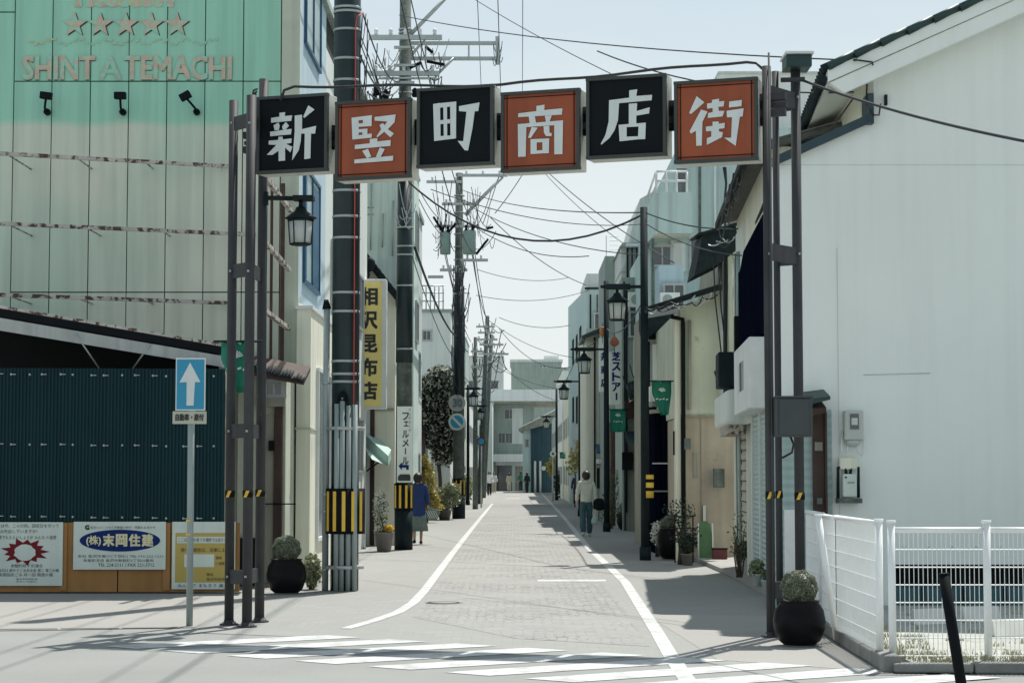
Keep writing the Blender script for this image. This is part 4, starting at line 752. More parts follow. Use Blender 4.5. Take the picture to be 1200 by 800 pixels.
# ------------------------------------------------------------------ left buildings
def tiled_roof(parent, a, b, run, rise, n=10, m=None, r=.05, rows=5, gable=False):
    """tiles: eave from a to b (3d), going back by vector run, rising rise; one ridge roll per tile line"""
    a, b, run = V(a), V(b), V(run); up_ = V((0, 0, rise)); mb = MB().add([a, b, b + run + up_, a + run + up_, a - V((0, 0, .07)), b - V((0, 0, .07)), b + run + up_ - V((0, 0, .07)), a + run + up_ - V((0, 0, .07))], [(0, 1, 2, 3), (4, 7, 6, 5), (0, 4, 5, 1), (1, 5, 6, 2), (2, 6, 7, 3), (3, 7, 4, 0)])
    mb.build('roof', m or m_tile, parent)
    for k in range(n):
        p = a.lerp(b, (k + .5) / n); tb('roof_tile', m or m_tile, parent, [p + V((0, 0, .015)) - run.normalized() * .03, p + run + up_ + V((0, 0, .015))], r, 6)
tg = thing('tall_grey_building', (-4.5, 50, 0), 'tall plain grey green building behind the yellow sign', 'building')
bx('wall', M('mint_grey_render', (.60, .72, .65), .9, .08, .8, streak=.25), tg, -9, PX(484.5, 50), 50, 52.6, 0, PZ(195, 50)); bx('parapet', m_lgrey, tg, -9.05, PX(484.5, 50) + .04, 49.95, 52.65, PZ(195, 50), PZ(192, 50))
for y in (243, 251): bx('joint', m_dark, tg, PX(422, 50), PX(437, 50), 49.985, 50.0, PZ(y + .5, 50), PZ(y, 50))
for (x0, y0, y1) in ((435, 215, 293), (461, 235, 300), (449, 250, 290)): tb('wall_pipe', m_steel, tg, [P(x0, y0, 49.95), P(x0 - 1, y1, 49.95)], .02, 5)
window(tg, (PX(484.5, 50) + .003, 51.3, 5.5), (0, 1, 0), (0, 0, 1), 1.2, 1.0)
window(tg, (PX(484.5, 50) + .003, 51.3, 7.8), (0, 1, 0), (0, 0, 1), 1.2, 1.0)
yb = thing('yellow_sign_shop', (-3.6, 45, 0), 'cream shop with tiled roof behind the vertical yellow sign', 'building')
x_ = PX(463, 45); ze = PZ(345, 45)
MB().prism([(-7, 45, 0), (x_, 45, 0), (x_, 45, ze), (PX(420, 45), 45, PZ(300, 45)), (-7, 45, PZ(300, 45))], (0, 4.4, 0)).build('wall', m_cream, yb)
a, b = P(467, 350, 44.7), P(415, 283, 44.7)
MB().prism([a, b, b + V((0, 0, -.14)), a + V((0, 0, -.12))], (0, 5, 0)).build('roof', m_tile, yb)
for k in range(12): f = (k + .5) / 12; p = a.lerp(b, f) + V((0, -.04, .03)); MB().tube([p, p + V((0, 4.9, 0))], .06, 8).build('roof_tile', m_tile, yb)
for (x, y, r) in ((433, 310, .14), (424, 318, .11), (429, 322, .09)): MB().ball(P(x, y, 44.6), r, r * .6, r * 1.2, 8, 6).build('ridge_ornament', m_tile, yb)
bx('base_wall', m_white, yb, PX(425, 44.9), PX(434, 44.9), 44.9, 45, .0, PZ(480, 45)); bx('post', m_brown, yb, PX(434.5, 44.9), PX(439, 44.9), 44.88, 45, 0, PZ(478, 45)); bx('trim', m_beige2, yb, PX(440, 44.9), x_ - .02, 44.96, 45, PZ(481, 45), PZ(478, 45))
bx('wall_lamp', m_dark, yb, PX(423, 44.8), PX(430, 44.8), 44.7, 44.9, PZ(548, 45), PZ(520, 45))
window(yb, (x_ + .003, 46.5, 1.7), (0, 1, 0), (0, 0, 1), 1.8, 1.6); window(yb, (x_ + .003, 46.5, 4.2), (0, 1, 0), (0, 0, 1), 1.8, 1.2)
# yellow vertical sign
ys = thing('vertical_shop_sign', P(436, 478, 43.4), 'tall yellow vertical sign with black brush characters', 'shop sign'); Y_ = 43.4
a, b = P(409, 478, Y_), P(449.5, 328, Y_); bx('case', m_white, ys, a.x, P(452.5, 478, Y_).x, Y_ + .01, Y_ + .3, a.z - .02, b.z + .02, bev=.02); bx('face', m_ysign, ys, a.x + .03, P(447, 478, Y_).x, Y_ - .006, Y_ + .01, a.z + .04, b.z - .04)
cw_, ch_ = 18.5 / F * Y_, 21.5 / F * Y_
pp = P(422, 338, Y_); vtext('相沢昆布店', m_ink, ys, V((pp.x, Y_ - .006, pp.z)), (1, 0, 0), (0, 0, 1), cw_ * 1.05, ch_ * .93, ch_ * .36, bold=.028)
tb('bracket', m_steel, ys, [(a.x + .3, Y_ + .15, a.z + .3), (a.x + .3, 45.2, a.z + .3)], .025, 6); tb('bracket', m_steel, ys, [(a.x + .3, Y_ + .15, b.z - .3), (a.x + .3, 45.2, b.z - .3)], .025, 6)
# awning
aw = thing('awning', P(440, 520, 44), 'pale green fabric awning below the yellow sign', 'awning')
A_, B_ = P(420, 502, 44.9), P(455, 534, 43.6); C_ = P(423, 519, 44.9)
MB().prism([A_, B_, B_ - V((0, 0, .22)), P(436, 538, 43.6), P(421, 515, 44.9)], (0, 1.0, .15)).build('fabric', M('awning_cloth', (.50, .66, .60), .8, .06, 3, trans=.2), aw); tb('strut', m_dark, aw, [P(428, 553, 45), P(444, 541, 43.9)], .018, 6)
# light wall and further left buildings
def simple_building(name, label, x0, x1, y0, y1, z1, mat, wins=(), roof=None, cat='building', trimm=None, name_wall='wall'):
    t = thing(name, ((x0 + x1) / 2, (y0 + y1) / 2, 0), label, cat); bx('wall', mat, t, x0, x1, y0, y1, 0, z1)
    bx('parapet', trimm or m_grey, t, x0 - .06, x1 + .06, y0 - .06, y1 + .06, z1, z1 + .14)
    for (c, u, w_, h_) in wins: window(t, c, u, (0, 0, 1), w_, h_, bars=1)
    return t
def street_wins(x, y0, y1, zs, side, step=2.6, w_=1.5, h_=1.1):
    """windows on a street face; side=+1 means the building stands on the left (face looks +X)"""
    out = []; n = max(1, int((y1 - y0) / step))
    for i in range(n):
        for z in zs: out.append(((x + side * .003, y0 + (i + .5) * (y1 - y0) / n, z), (0, side, 0), w_, h_))
    return out
def front_wins(x0, x1, y, zs, step=1.8, w_=.9, h_=1.0):
    out = []; n = max(1, int((x1 - x0) / step))
    for i in range(n):
        for z in zs: out.append(((x0 + (i + .5) * (x1 - x0) / n, y - .003, z), (1, 0, 0), w_, h_))
    return out
t = simple_building('pale_street_house', 'pale green house with a light corner wall right behind the second pole', -6.5, PX(485, 53), 53, 57.4, PZ(240, 53), m_lgrey, street_wins(PX(485, 53), 53, 57.4, (1.6, 4.4), 1))
for k in range(3): bx('notice', m_potw, t, PX(485, 53) - .27 + .0, PX(485, 53) - .02, 52.96, 53, 1.2 + k * .9, 1.9 + k * .9)
# traditional house with tree
th = thing('tiled_house', (-4.6, 62, 0), 'low old house with layered tiled roofs behind the dark tree', 'house')
bx('wall', m_brown, th, -8, -3.25, 60, 72, 0, 3.1); bx('upper_wall', m_beige2, th, -8, -3.9, 61, 72, 3.1, 5.2)
tiled_roof(th, (-2.95, 59.6, 3.0), (-2.95, 72.4, 3.0), (-1.2, 0, 0), .5, 22, r=.06); tiled_roof(th, (-3.5, 59.8, 5.1), (-3.5, 72.6, 5.1), (-2.6, 0, 0), 1.1, 22, r=.06)
tiled_roof(th, (-6, 59.4, 3.0), (-2.9, 59.4, 3.0), (0, 1.2, 0), .45, 9, r=.06)
bx('door', m_tealshut, th, -3.25, -3.22, 61, 63, 0, 2.2); window(th, (-3.22, 65, 1.5), (0, 1, 0), (0, 0, 1), 2, 1.3)
simple_building('white_far_block', 'white block rising behind the dark tree with a rooftop railing', -8.5, PX(528, 84), 84, 92, PZ(366, 84), m_white2, [((PX(500, 84), 83.99, PZ(393, 84)), (1, 0, 0), .35, .4)] + street_wins(PX(528, 84), 84, 92, (4, 6.5), 1))
rl = thing('rooftop_railing', P(510, 366, 84), 'thin railing on the roof of the white block behind the tree', 'railing')
for z in (.35, .7, 1.0): tb('rail', m_steel, rl, [(PX(494, 84), 84.1, PZ(366, 84) + .14 + z), (PX(520, 84), 84.1, PZ(366, 84) + .14 + z)], .03, 5)
for k in range(6): x = PX(494 + k * 5, 84); tb('baluster', m_steel, rl, [(x, 84.1, PZ(366, 84) + .13), (x, 84.1, PZ(366, 84) + 1.15)], .03, 5)
ls = [('grey_row_house', 'grey two storey house beyond the tiled house', -8, -3.35, 76.2, 83.5, 4.4, m_grey), ('dark_row_house', 'dark fronted house on the left beyond the third pole', -8, -3.0, 93, 106, 6.0, m_navy), ('beige_row_house', 'beige house far up the left side', -8, -3.1, 107, 124, 7.2, m_beige), ('pale_row_house', 'pale house next to the last one on the left side', -9, -3.1, 125, 146, 6.4, m_white2), ('last_row_house', 'grey house nearest the end on the left side', -9, -3.2, 148, 176, 7.5, m_grey)]
for (n_, l_, x0, x1, y0, y1, z1, m_) in ls: simple_building(n_, l_, x0, x1, y0, y1, z1, m_, street_wins(x1, y0, y1, (1.5, 4.3), 1, 4) + front_wins(x0 + 2.8, x1, y0, (z1 - 1.4,)))
simple_building('stepped_grey_block', 'grey apartment block rising at left behind the crowded poles', -14, -5.0, 200, 214, 15.2, m_grey, front_wins(-13, -5.2, 200, (8, 11, 13.6), 3))

# ================================================================== END OF STREET
eb = thing('end_building', (-1, 192, 0), 'grey three storey building with a pale roof band closing the street', 'building')
Ye = 190; Xe = lambda x: PX(x, Ye, 520); bx('wall', m_grey, eb, -9, Xe(626), Ye, Ye + 10, 0, PZ(470, Ye)); bx('wall', m_lgrey, eb, Xe(600), Xe(613), Ye - .1, Ye, PZ(520, Ye), PZ(478, Ye))
bx('roof_band', m_white, eb, -9, Xe(655), Ye - 1.5, Ye + 10, PZ(470.5, Ye), PZ(457, Ye)); bx('soffit', m_beige2, eb, -9, Xe(655), Ye - 1.3, Ye + 10, PZ(473, Ye), PZ(470.6, Ye))
bx('canopy', m_white2, eb, -9, Xe(613), Ye - 1.2, Ye, PZ(541, Ye), PZ(532, Ye)); bx('ground_floor', m_lgrey, eb, -9, Xe(613), Ye - .3, Ye, 0, PZ(541.2, Ye))
for (x0, x1, y0, y1, m_) in ((583, 600, 545, 571, m_glass), (604, 613, 546, 571, m_beige2), (579.5, 584, 545, 571, m_beige2)): bx('doorway', m_, eb, Xe(x0), Xe(x1), Ye - .36, Ye - .3, 0, PZ(y0, Ye))
bx('sign_panel', m_white, eb, Xe(581), Xe(592), Ye - .45, Ye - .36, PZ(545, Ye), PZ(540.8, Ye))
for (x, y, w_, h_) in ((597, 485, .9, .9), (588, 513, .65, .95), (596.5, 513, .65, .95)): window(eb, (Xe(x), Ye - .003 - (.1 if x > 600 else 0), PZ(y, Ye)), (1, 0, 0), (0, 0, 1), w_, h_, bars=1)
cb_ = thing('tiled_corner_house', (3, 176, 0), 'dark teal boarded house with a slanted tiled roof at the street end', 'house'); Yc = 172; Xc = lambda x: PX(x, Yc, 520)
mt = M('dark_teal_boards', (.03, .085, .11), .7, .12, 2, streak=.3)
for k in range(16): x0 = Xc(622) + (Xc(655) - Xc(622)) * k / 16; bx('board', mt, cb_, x0, x0 + (Xc(655) - Xc(622)) / 16 - .02, Yc - .02, Yc + .05, 0, PZ(494 if k > 2 else 500, Yc))
bx('wall', m_dark, cb_, Xc(622), Xc(658), Yc + .05, Yc + 9, 0, PZ(492, Yc)); bx('wall', m_tealw, cb_, Xc(613), Xc(622), Yc + .1, Yc + 9, 0, PZ(500, Yc))
MB().prism([P(608, 502, Yc - .5), P(652, 480, Yc - .5), P(660, 480, Yc - .5), P(660, 492, Yc - .5), P(612, 505, Yc - .5)], (0, 10, 0)).build('roof', m_beige2, cb_)
MB().prism([P(608, 500.5, Yc - .6), P(652, 478.5, Yc - .6), P(652, 480, Yc - .6), P(608, 502, Yc - .6)], (0, 10, 0)).build('roof_trim', m_white, cb_)
for x in (627, 633): tb('post', m_white2, cb_, [V((Xc(x), Yc - .2, 0)), P(x, 540, Yc - .2)], .1, 6)
disc(cb_, 637, 548.5, 2.6, Yc - .3, m_lgrey, 'fan_unit', .2)
window(cb_, (Xc(617.5), Yc + .097, PZ(519, Yc)), (1, 0, 0), (0, 0, 1), .3, .7)
bg_ = thing('big_grey_block', (3, 330, 0), 'large plain grey block with two tiny windows above the street end', 'building'); Yb = 320; Xb = lambda x: PX(x, Yb, 440)
bx('wall', m_grey, bg_, Xb(599), Xb(658), Yb, Yb + 20, 0, PZ(424, Yb)); bx('parapet', m_lgrey, bg_, Xb(599) - .2, Xb(658) + .2, Yb - .2, Yb + 20, PZ(424, Yb), PZ(421, Yb))
for x in (634, 638): window(bg_, (Xb(x), Yb - .01, PZ(429, Yb)), (1, 0, 0), (0, 0, 1), .4, .35, m_white, bars=0)
bx('penthouse', m_lgrey, bg_, Xb(638), Xb(655), Yb + 2, Yb + 10, PZ(421, Yb), PZ(416, Yb))
simple_building('far_left_block', 'pale grey block seen through the wires left of the big grey block', -16, PX(590, 300), 300, 315, PZ(418, 300), m_lgrey, front_wins(-14, PX(590, 300), 300, (15, 12), 3, 1.4, 1.2))
simple_building('left_end_house', 'pale house beside the end building at the left', -12, PX(577, 180), 180, 189, 8, m_lgrey, front_wins(-8, PX(577, 180), 180, (5.5, 2.5), 2))

# ================================================================== RIGHT SIDE
wb = thing('white_gable_building', (5, 25, 0), 'big white walled building with a tiled gable roof', 'building')
YG = 23.5; g = lambda x, y, Y=YG: P(x, y, Y); zr0 = PZ(722, YG)
zo = PZ(661, YG)
XR = 11.0
def gz(px, py): return g(px, py)
# lower wall with the long low opening near the ground (as four pieces round it)
xo = PX(1047, YG, 690)
def wallpiece(pts, d=.25, mat=m_wallw, name='wall', Y=YG): return MB().prism([(x, Y, z) for x, z in pts], (0, d, 0)).build(name, mat, wb)
x0 = PX(906, YG, 400); xk = g(1024, 135).x; zk = g(1024, 135).z; zl_ = g(906, 187).z
rake = lambda x: g(970, 84).z + (x - g(970, 84).x) * (g(1150, 4).z - g(970, 84).z) / (g(1150, 4).x - g(970, 84).x)
wallpiece([(x0, 0), (xo, 0), (xo, zo), (XR, zo), (XR, rake(XR) - .02), (xk, rake(xk) - .02), (xk, zk), (x0, zl_)])
MB().prism([(x0, YG + .25, 0), (x0 + .3, YG + .25, 0), (3.7, 26.0, 0), (3.40, 26.0, 0)], (0, 0, zl_)).build('wall', m_wallw, wb); bx('wall', m_cream, wb, xk, xk + .2, YG + .25, 32, 0, rake(xk) - .04)
bx('opening_back', m_gap, wb, xo, XR, YG + .9, YG + 1, 0, zo + .1); bx('opening_floor', M('teal_sill', (.04, .13, .15), .6, .2, 3), wb, xo, XR, YG + .12, YG + .9, .05, .26)  # recess back coloured near black, its shade painted in
for k in range(14): x = xo + .35 + k * .48; bx('vent_bar', m_dark, wb, x, x + .03, YG + .05, YG + .1, .07, zo)
# recessed upper wall left of the kink, flashing, soffit
bx('recessed_wall', m_cream, wb, 3.95, xk, YG + 5.5, YG + 5.7, zl_ - .3, rake(xk) - .2)
a, b = g(906, 184, YG - .12), g(1024, 131, YG - .12); MB().prism([a, b, b - V((0, 0, .11)), a - V((0, 0, .11))], (0, .5, .02)).build('flashing', m_gutter, wb); MB().box(b.x - .07, b.x, YG - .13, YG + .3, b.z - .14, b.z + .22).build('flashing_end', m_gutter, wb)
MB().prism([(x0 + .1, YG + .3, zl_ - .1), (xk, YG + .3, zl_ - .1), (xk, YG + 5.4, zl_ - .1), (3.5, YG + 5.4, zl_ - .1)], (0, 0, .04)).build('lower_roof', m_tile, wb)
# roof slab: eave at left, rising to the right, verge to the camera
e0 = g(970, 82, YG - .45); xs0 = e0.x; sl_ = (g(1150, 4).z - g(970, 84).z) / (g(1150, 4).x - g(970, 84).x); ze0 = e0.z
XT = XR + .5
MB().prism([(xs0, YG - .45, ze0 - .14), (XT, YG - .45, ze0 - .14 + (XT - xs0) * sl_), (XT, YG - .45, ze0 + (XT - xs0) * sl_), (xs0, YG - .45, ze0)], (.0725 * 8, 8, 0)).build('roof', m_wallw, wb)
MB().prism([(xs0 + .03, YG - .40, ze0 - .14), (XT, YG - .40, ze0 - .14 + (XT - xs0) * sl_), (XT, YG - .40, ze0 - .32 + (XT - xs0) * sl_), (xs0 + .2, YG - .40, ze0 - .26)], (0, .12, 0)).build('barge_board', m_wallw, wb)
nt_ = 20
for k in range(nt_):                                                   # verge tiles
    xa = xs0 + k * .20 * 1.55; p = V((xa, YG - .46, ze0 + (xa - xs0) * sl_ + .035)); q = p + V((.31, 0, .31 * sl_ + .018)); MB().tube([p, q], .05, 10, .042).build('roof_tile', m_tileg, wb)
for k in range(38):                                                    # eave tile ends, seen running away from the camera
    y = YG - .4 + k * .21; xe = xs0 + .0725 * (y - YG + .4); MB().tube([(xe - .06, y, ze0 + .02), (xe + 3.5, y, ze0 + .03 + 3.5 * sl_)], .05, 8).build('roof_tile', m_tile, wb)
tb('eave_gutter', m_tile, wb, [(xs0 - .05, YG - .42, ze0 - .10), (xs0 - .05 + .0725 * 8, YG + 7.5, ze0 - .10)], .05, 8)
bx('vent_pipe', m_tile, wb, g(1036, 118).x, g(1039, 118).x, YG - .06, YG, g(1036, 124).z, g(1036, 112).z, label='small black wall fitting')
bx('wall_joint', m_lgrey, wb, x0 + .02, XR, YG - .004, YG + .01, g(1000, 193.8).z, g(1000, 193).z); bx('wall_joint', m_lgrey, wb, g(981.5, 400).x, g(982.3, 400).x, YG - .004, YG + .01, g(982, 620).z, g(982, 290).z)
tb('wall_cable', m_lgrey, wb, [g(1012, 439, YG - .006), g(1090, 437, YG - .006)], .006, 5)
tb('roof_cable', m_wire, wb, [P(1000, 70, 23), P(1022, 73, 23), P(1025, 82, 23.3), P(1016, 98, 23.4), P(1015, 120, 23.4), P(1024, 135, 23.35), P(1030, 135, 23.35), P(1032, 122, 23.4)], .011, 6)
# left lower part of the white wall: teal siding, porch roof and door
sd_ = MB(); za, zb2 = 0.0, g(950, 480).z; xa, xb = x0 - .01, g(974, 500).x
vs = []; kk = 46
for i in range(kk + 1): z = za + (zb2 - za) * i / kk; vs += [(xa, YG - .03 - (.014 if i % 2 else 0), z), (xb, YG - .03 - (.014 if i % 2 else 0), z)]
sd_.add(vs, [(2 * i, 2 * i + 1, 2 * i + 3, 2 * i + 2) for i in range(kk)]).build('siding', m_tealshut, wb)
bx('door', m_brown, wb, g(951, 500).x, g(964, 500).x, YG - .1, YG - .05, .05, g(950, 483).z); bx('door_post', m_brown, wb, g(964.5, 500).x, g(967, 500).x, YG - .14, YG - .05, .05, g(950, 483).z)
bx('door_panel', m_beige2, wb, g(953, 500).x, g(962, 500).x, YG - .115, YG - .1, g(950, 528).z, g(950, 518).z)
pr = [g(940, 468, YG - .5), g(973, 464, YG - .5), g(973, 468, YG - .5), g(940, 476, YG - .5)]
MB().prism(pr, (0, .5, .1)).build('porch_roof', m_tileg, wb); MB().prism([p - V((0, 0, .09)) + V((-.0, .05, 0)) for p in (g(940, 470, YG - .5), g(969, 468, YG - .5), g(969, 474, YG - .5), g(940, 480, YG - .5))], (0, .4, .1)).build('porch_board', m_brown, wb)
# meter boxes
mt_ = thing('electric_meter', g(999, 590, YG - .1), 'electric meter in grey housing on the white wall', 'electric meter')
bx('housing', M('meter_grey', (.50, .55, .51), .5, .05, 3), mt_, g(987.5, 500).x, g(1010, 500).x, YG - .14, YG, g(990, 516).z, g(990, 481).z, bev=.02); MB().lathe(g(999, 520, YG - .06), [(.01, -.03), (.07, -.02), (.09, .02), (.09, .04)], 14).build('neck', M('meter_grey', (0, 0, 0)), mt_)
bx('glass', m_glass, mt_, g(994, 500).x, g(1004, 500).x, YG - .15, YG - .14, g(990, 503).z, g(990, 485).z, label='dark meter window'); bx('dial', m_potw, mt_, g(995.5, 500).x, g(1002.5, 500).x, YG - .154, YG - .15, g(990, 498).z, g(990, 490).z)
for s in (-1, 1): tb('cable', m_white, mt_, [g(999 + s * 5, 520, YG - .08), g(999 + s * 7, 531, YG - .08), g(999 + s * 11, 534, YG - .08), g(999 + s * 13.5, 525, YG - .08), g(999 + s * 12, 505, YG - .04)], .011, 6)
mt_ = thing('gas_meter', g(999, 590, YG - .12), 'pale gas meter with dark pipes below the electric meter', 'gas meter')
bx('body', m_potw, mt_, g(985, 570).x, g(1001, 570).x, YG - .2, YG - .04, g(990, 582).z, g(990, 555).z, bev=.02); bx('bracket', m_conc, mt_, g(979, 570).x, g(1007, 570).x, YG - .2, YG, g(990, 589).z, g(990, 583.5).z)
tb('pipe', m_dark, mt_, [g(982, 584, YG - .1), g(982, 548, YG - .1), g(990, 545, YG - .1), g(992, 556, YG - .1)], .02, 8); tb('pipe', m_dark, mt_, [g(1006, 583, YG - .1), g(1006, 548, YG - .1), g(998, 546, YG - .1), g(996, 556, YG - .1)], .02, 8); bx('regulator', m_cream, mt_, g(982, 570).x, g(1004, 570).x, YG - .12, YG - .02, g(990, 550).z, g(990, 536).z, bev=.02)
bx('badge', m_black, mt_, g(987, 570).x, g(989, 570).x, YG - .205, YG - .2, g(990, 560).z, g(990, 558).z); bx('label_strip', m_grey, mt_, g(990, 570).x, g(998, 570).x, YG - .205, YG - .2, g(990, 566).z, g(990, 564).z)

# ------------------------------------------------------------------ white mesh fence
fn = thing('mesh_fence', (3.15, 16.6, .07), 'white wire mesh fence round the small lot, one panel leaning', 'fence')
def fpanel(a, b, h=1.1, lean=0, name='mesh_panel', step=.075, z0=.03):
    a, b = V(a), V(b); u = (b - a); L_ = u.length; u.normalize(); n = V((-u.y, u.x, 0)); mb = MB(); r = .0036
    top = lambda p, z: p + V((0, 0, z)) + n * lean * (z / h)
    k = int(L_ / step)
    for i in range(k + 1): p = a + u * L_ * i / k; mb.tube([top(p, z0), top(p, h)], r, 4, cap=False)
    for i in range(8): z = z0 + (h - z0) * i / 7; mb.tube([top(a, z), top(b, z)], .0055, 4, cap=False)
    o = mb.build(name, m_fence, fn); 
    tb('top_rail', m_fence, fn, [top(a, h + .015), top(b, h + .015)], .024, 8); return o
def fpost(p, h, r=.032, lean=V((0, 0, 0))):
    p = V(p); tb('post', m_fence, fn, [p - V((0, 0, .05)), p + V((0, 0, h)) + lean], r, 10); tb('post_cap', m_fence, fn, [p + V((0, 0, h)) + lean, p + V((0, 0, h + .025)) + lean], r + .008, 10)
zt_ = lambda py, Y: PZ(py, Y) - .07
FY = 16.62
fa = [V((PX(943, 22), 22.0, .07)), V((PX(962.5, 20.6, 650), 20.6, .07)), V((PX(979.5, 19.2, 650), 19.2, .07)), V((PX(1030.5, 16.75, 680), 16.75, .07))]
hs = [1.10, 1.09, 1.10, 1.11]
for i in range(3): fpanel(fa[i], fa[i + 1], hs[i], step=.042)
for i, p in enumerate(fa[1:]): fpost(p, hs[i + 1] + .02, lean=V((-.16, .02, 0)) if i == 1 else V((0, 0, 0)))
bx('end_board', m_fence, fn, PX(918, 21), PX(931, 21), 20.98, 21.02, .08, PZ(597, 21))
ga = V((PX(1045, FY, 680), FY, .07)); gb_ = [PX(1157, FY, 680), PX(1262, FY, 680), PX(1372, FY, 680), PX(1480, FY, 680)]; prev = ga
fpost(ga, 1.12)
for x in gb_: p = V((x, FY, .07)); fpanel(prev + V((.03, 0, 0)), p - V((.03, 0, 0)), 1.05, step=.037); fpost(p, 1.12); prev = p
# wheel stops and rubble in the lot
for k, (x, y) in enumerate(((1093, 731), (1150, 728), (1187, 745))):
    c = G(x, y, .07); t = thing('wheel_stop', c, ['concrete wheel stop standing left of the others behind the mesh', 'concrete wheel stop nearest the dark low opening', 'concrete wheel stop closest to the fence at the frame edge'][k], 'wheel stop', 'concrete wheel stops in the lot')
    MB().prism([c + V(q) for q in ((-.2, -.12, 0), (-.2, .12, 0), (-.2, .08, .15), (-.2, -.02, .15))], (.42, .16, 0)).build('block', M('pale_concrete', (.66, .66, .60), .9, .1, 4), t, bev=.01)
# black leaning bar
a = P(1106, 673, 13.2); b = G(1133, 842); lb2 = thing('leaning_post', b, 'black metal post leaning in the near right corner', 'bollard'); tb('bar', m_black, lb2, [b, a], .036, 12); tb('cap', m_black, lb2, [a, a + (a - b).normalized() * .012], .04, 12, .03)

# ------------------------------------------------------------------ plants in pots
def round_pot(label, c, r, h, ball_r, ball_z, mat=m_pot, leaf=lf_topi, seed=1, nl=9000, feet=True):
    t = thing('potted_topiary', c, label, 'potted plant', 'round black pots along the street'); c = V(c)
    MB().lathe(c, [(r * .55, 0), (r * .8, h * .12), (r * .98, h * .4), (r, h * .55), (r * .92, h * .8), (r * .74, h * .95), (r * .8, h), (r * .7, h * 1.0), (r * .6, h * .93)], 32).build('pot', mat, t)
    MB().lathe(c, [(r * .6, -.001), (r * .6, .03)], 24).build('foot', m_kerb, t)
    MB().lathe(c + V((0, 0, h * .9)), [(.001, .01), (r * .62, 0), (r * .62, .02), (.001, .03)], 16).build('soil', m_soil, t)
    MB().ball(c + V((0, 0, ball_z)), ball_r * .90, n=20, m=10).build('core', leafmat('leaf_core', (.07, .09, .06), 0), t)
    leaves('foliage', leaf, t, [(c + V((0, 0, ball_z)), (ball_r, ball_r, ball_r * .92))], nl, ball_r * .06, seed, hollow=.84, asp=.6, lump=.07)
    tb('trunk', m_bark, t, [c + V((0, 0, h * .8)), c + V((0, 0, ball_z))], .02, 8); return t
cR = G(937, 756); round_pot('round black pot with clipped green ball beside the right arch posts', cR, .245, .42, .172, .54, seed=3)
cL = G(335.5, 695); round_pot('round black pot with clipped ball behind the left arch posts', cL, .27, .46, .19, .60, seed=4)
c = G(787, 655); t = round_pot('large dark pot with leafy plants beside the nearest right lamp post', c, .28, .62, .24, .62, leaf=lf_mid, seed=5, nl=900)
c = G(735, 621); round_pot('large dark pot behind the slim lamp pole', c, .30, .5, .25, .62, leaf=lf_mid, seed=6, nl=900)
def shrub(name, label, c, blobs, mat, n, size, stems=5, seed=1, pot=None, potmat=None, group=None, cat='plant', stemh=None):
    c = V(c); t = thing(name, c, label, cat, group); rnd = random.Random(seed); z0 = 0
    if pot:
        r, h = pot; MB().lathe(c, [(r * .7, 0), (r * .98, h * .92), (r * 1.08, h * .92), (r * 1.08, h), (r * .93, h), (r * .9, h * .9)], 20).build('pot', potmat or m_plast, t); MB().lathe(c + V((0, 0, h * .88)), [(.001, .0), (r * .9, 0), (.001, .01)], 14).build('soil', m_soil, t); z0 = h * .8
    for k in range(stems):
        bb = blobs[k % len(blobs)]; e = c + V(bb[0]) + V((rnd.uniform(-.6, .6) * bb[1][0], rnd.uniform(-.6, .6) * bb[1][1], rnd.uniform(-.2, .6) * bb[1][2])); s_ = c + V((rnd.uniform(-.05, .05), rnd.uniform(-.05, .05), z0)); tb('stem', m_bark, t, [s_, s_.lerp(e, .5) + V((rnd.uniform(-.06, .06), 0, .04)), e], .014, 5, .006)
    leaves('foliage', mat, t, [(c + V(b0), b1) for b0, b1 in blobs], n, size, seed, ground=.02); return t
c = G(450, 646)
t = shrub('potted_flowers', 'grey planter with yellow and white flowers left of the second pole', c, [((0, 0, .42), (.2, .18, .1)), ((-.08, .05, .85), (.16, .15, .4))], lf_mid, 500, .03, 6, 2, (.2, .4))
leaves('yellow_blossoms', lf_fly, t, [(c + V((.1, -.08, .48)), (.11, .1, .07))], 260, .025, 5); leaves('white_blossoms', lf_flw, t, [(c + V((-.12, -.08, .46)), (.09, .1, .08)), (c + V((-.1, 0, .95)), (.15, .15, .35))], 420, .02, 6)
shrub('leafy_bush', 'low bush with pale flecks right of the left round pot', G(366, 690), [((0, 0, .25), (.13, .16, .24))], lf_pale, 900, .03, 5, 3)
c = G(500, 612); shrub('yellow_shrub', 'tall yellow green shrub beyond the woman in blue', c, [((-.05, 0, 1.2), (.38, .4, .9)), ((.05, 0, .6), (.45, .4, .5)), ((-.1, 0, 1.9), (.2, .2, .35))], lf_yel, 2600, .06, 8, 4)
c = G(521, 609); shrub('potted_bush', 'pale green bush in a pot in front of the third utility pole', c, [((0, 0, .75), (.55, .4, .42)), ((.25, 0, 1.05), (.3, .3, .3))], lf_pale, 1600, .055, 7, 5, (.25, .35))
c = G(887, 686, .07); shrub('potted_plant', 'white square pot with grey green plant at the shop step', c, [((0, 0, .24), (.12, .12, .13))], lf_pale, 500, .022, 6, 6, (.075, .16), m_white)
c = G(876, 672, .07); shrub('potted_plant', 'taller white pot with dark leafy plant against the shutter', c, [((0, 0, .36), (.2, .16, .14))], lf_dark, 700, .03, 6, 7, (.07, .26), m_white)
c = G(899, 691, .07); shrub('potted_plant', 'small white pot half hidden behind the right arch post', c, [((0, 0, .2), (.08, .08, .08))], lf_mid, 200, .02, 4, 17, (.075, .13), m_white)
c = G(866, 676, .07); shrub('wispy_plant', 'thin twiggy plant in front of the beige shutter', c, [((0, 0, .6), (.14, .14, .4))], lf_mid, 90, .025, 9, 8)
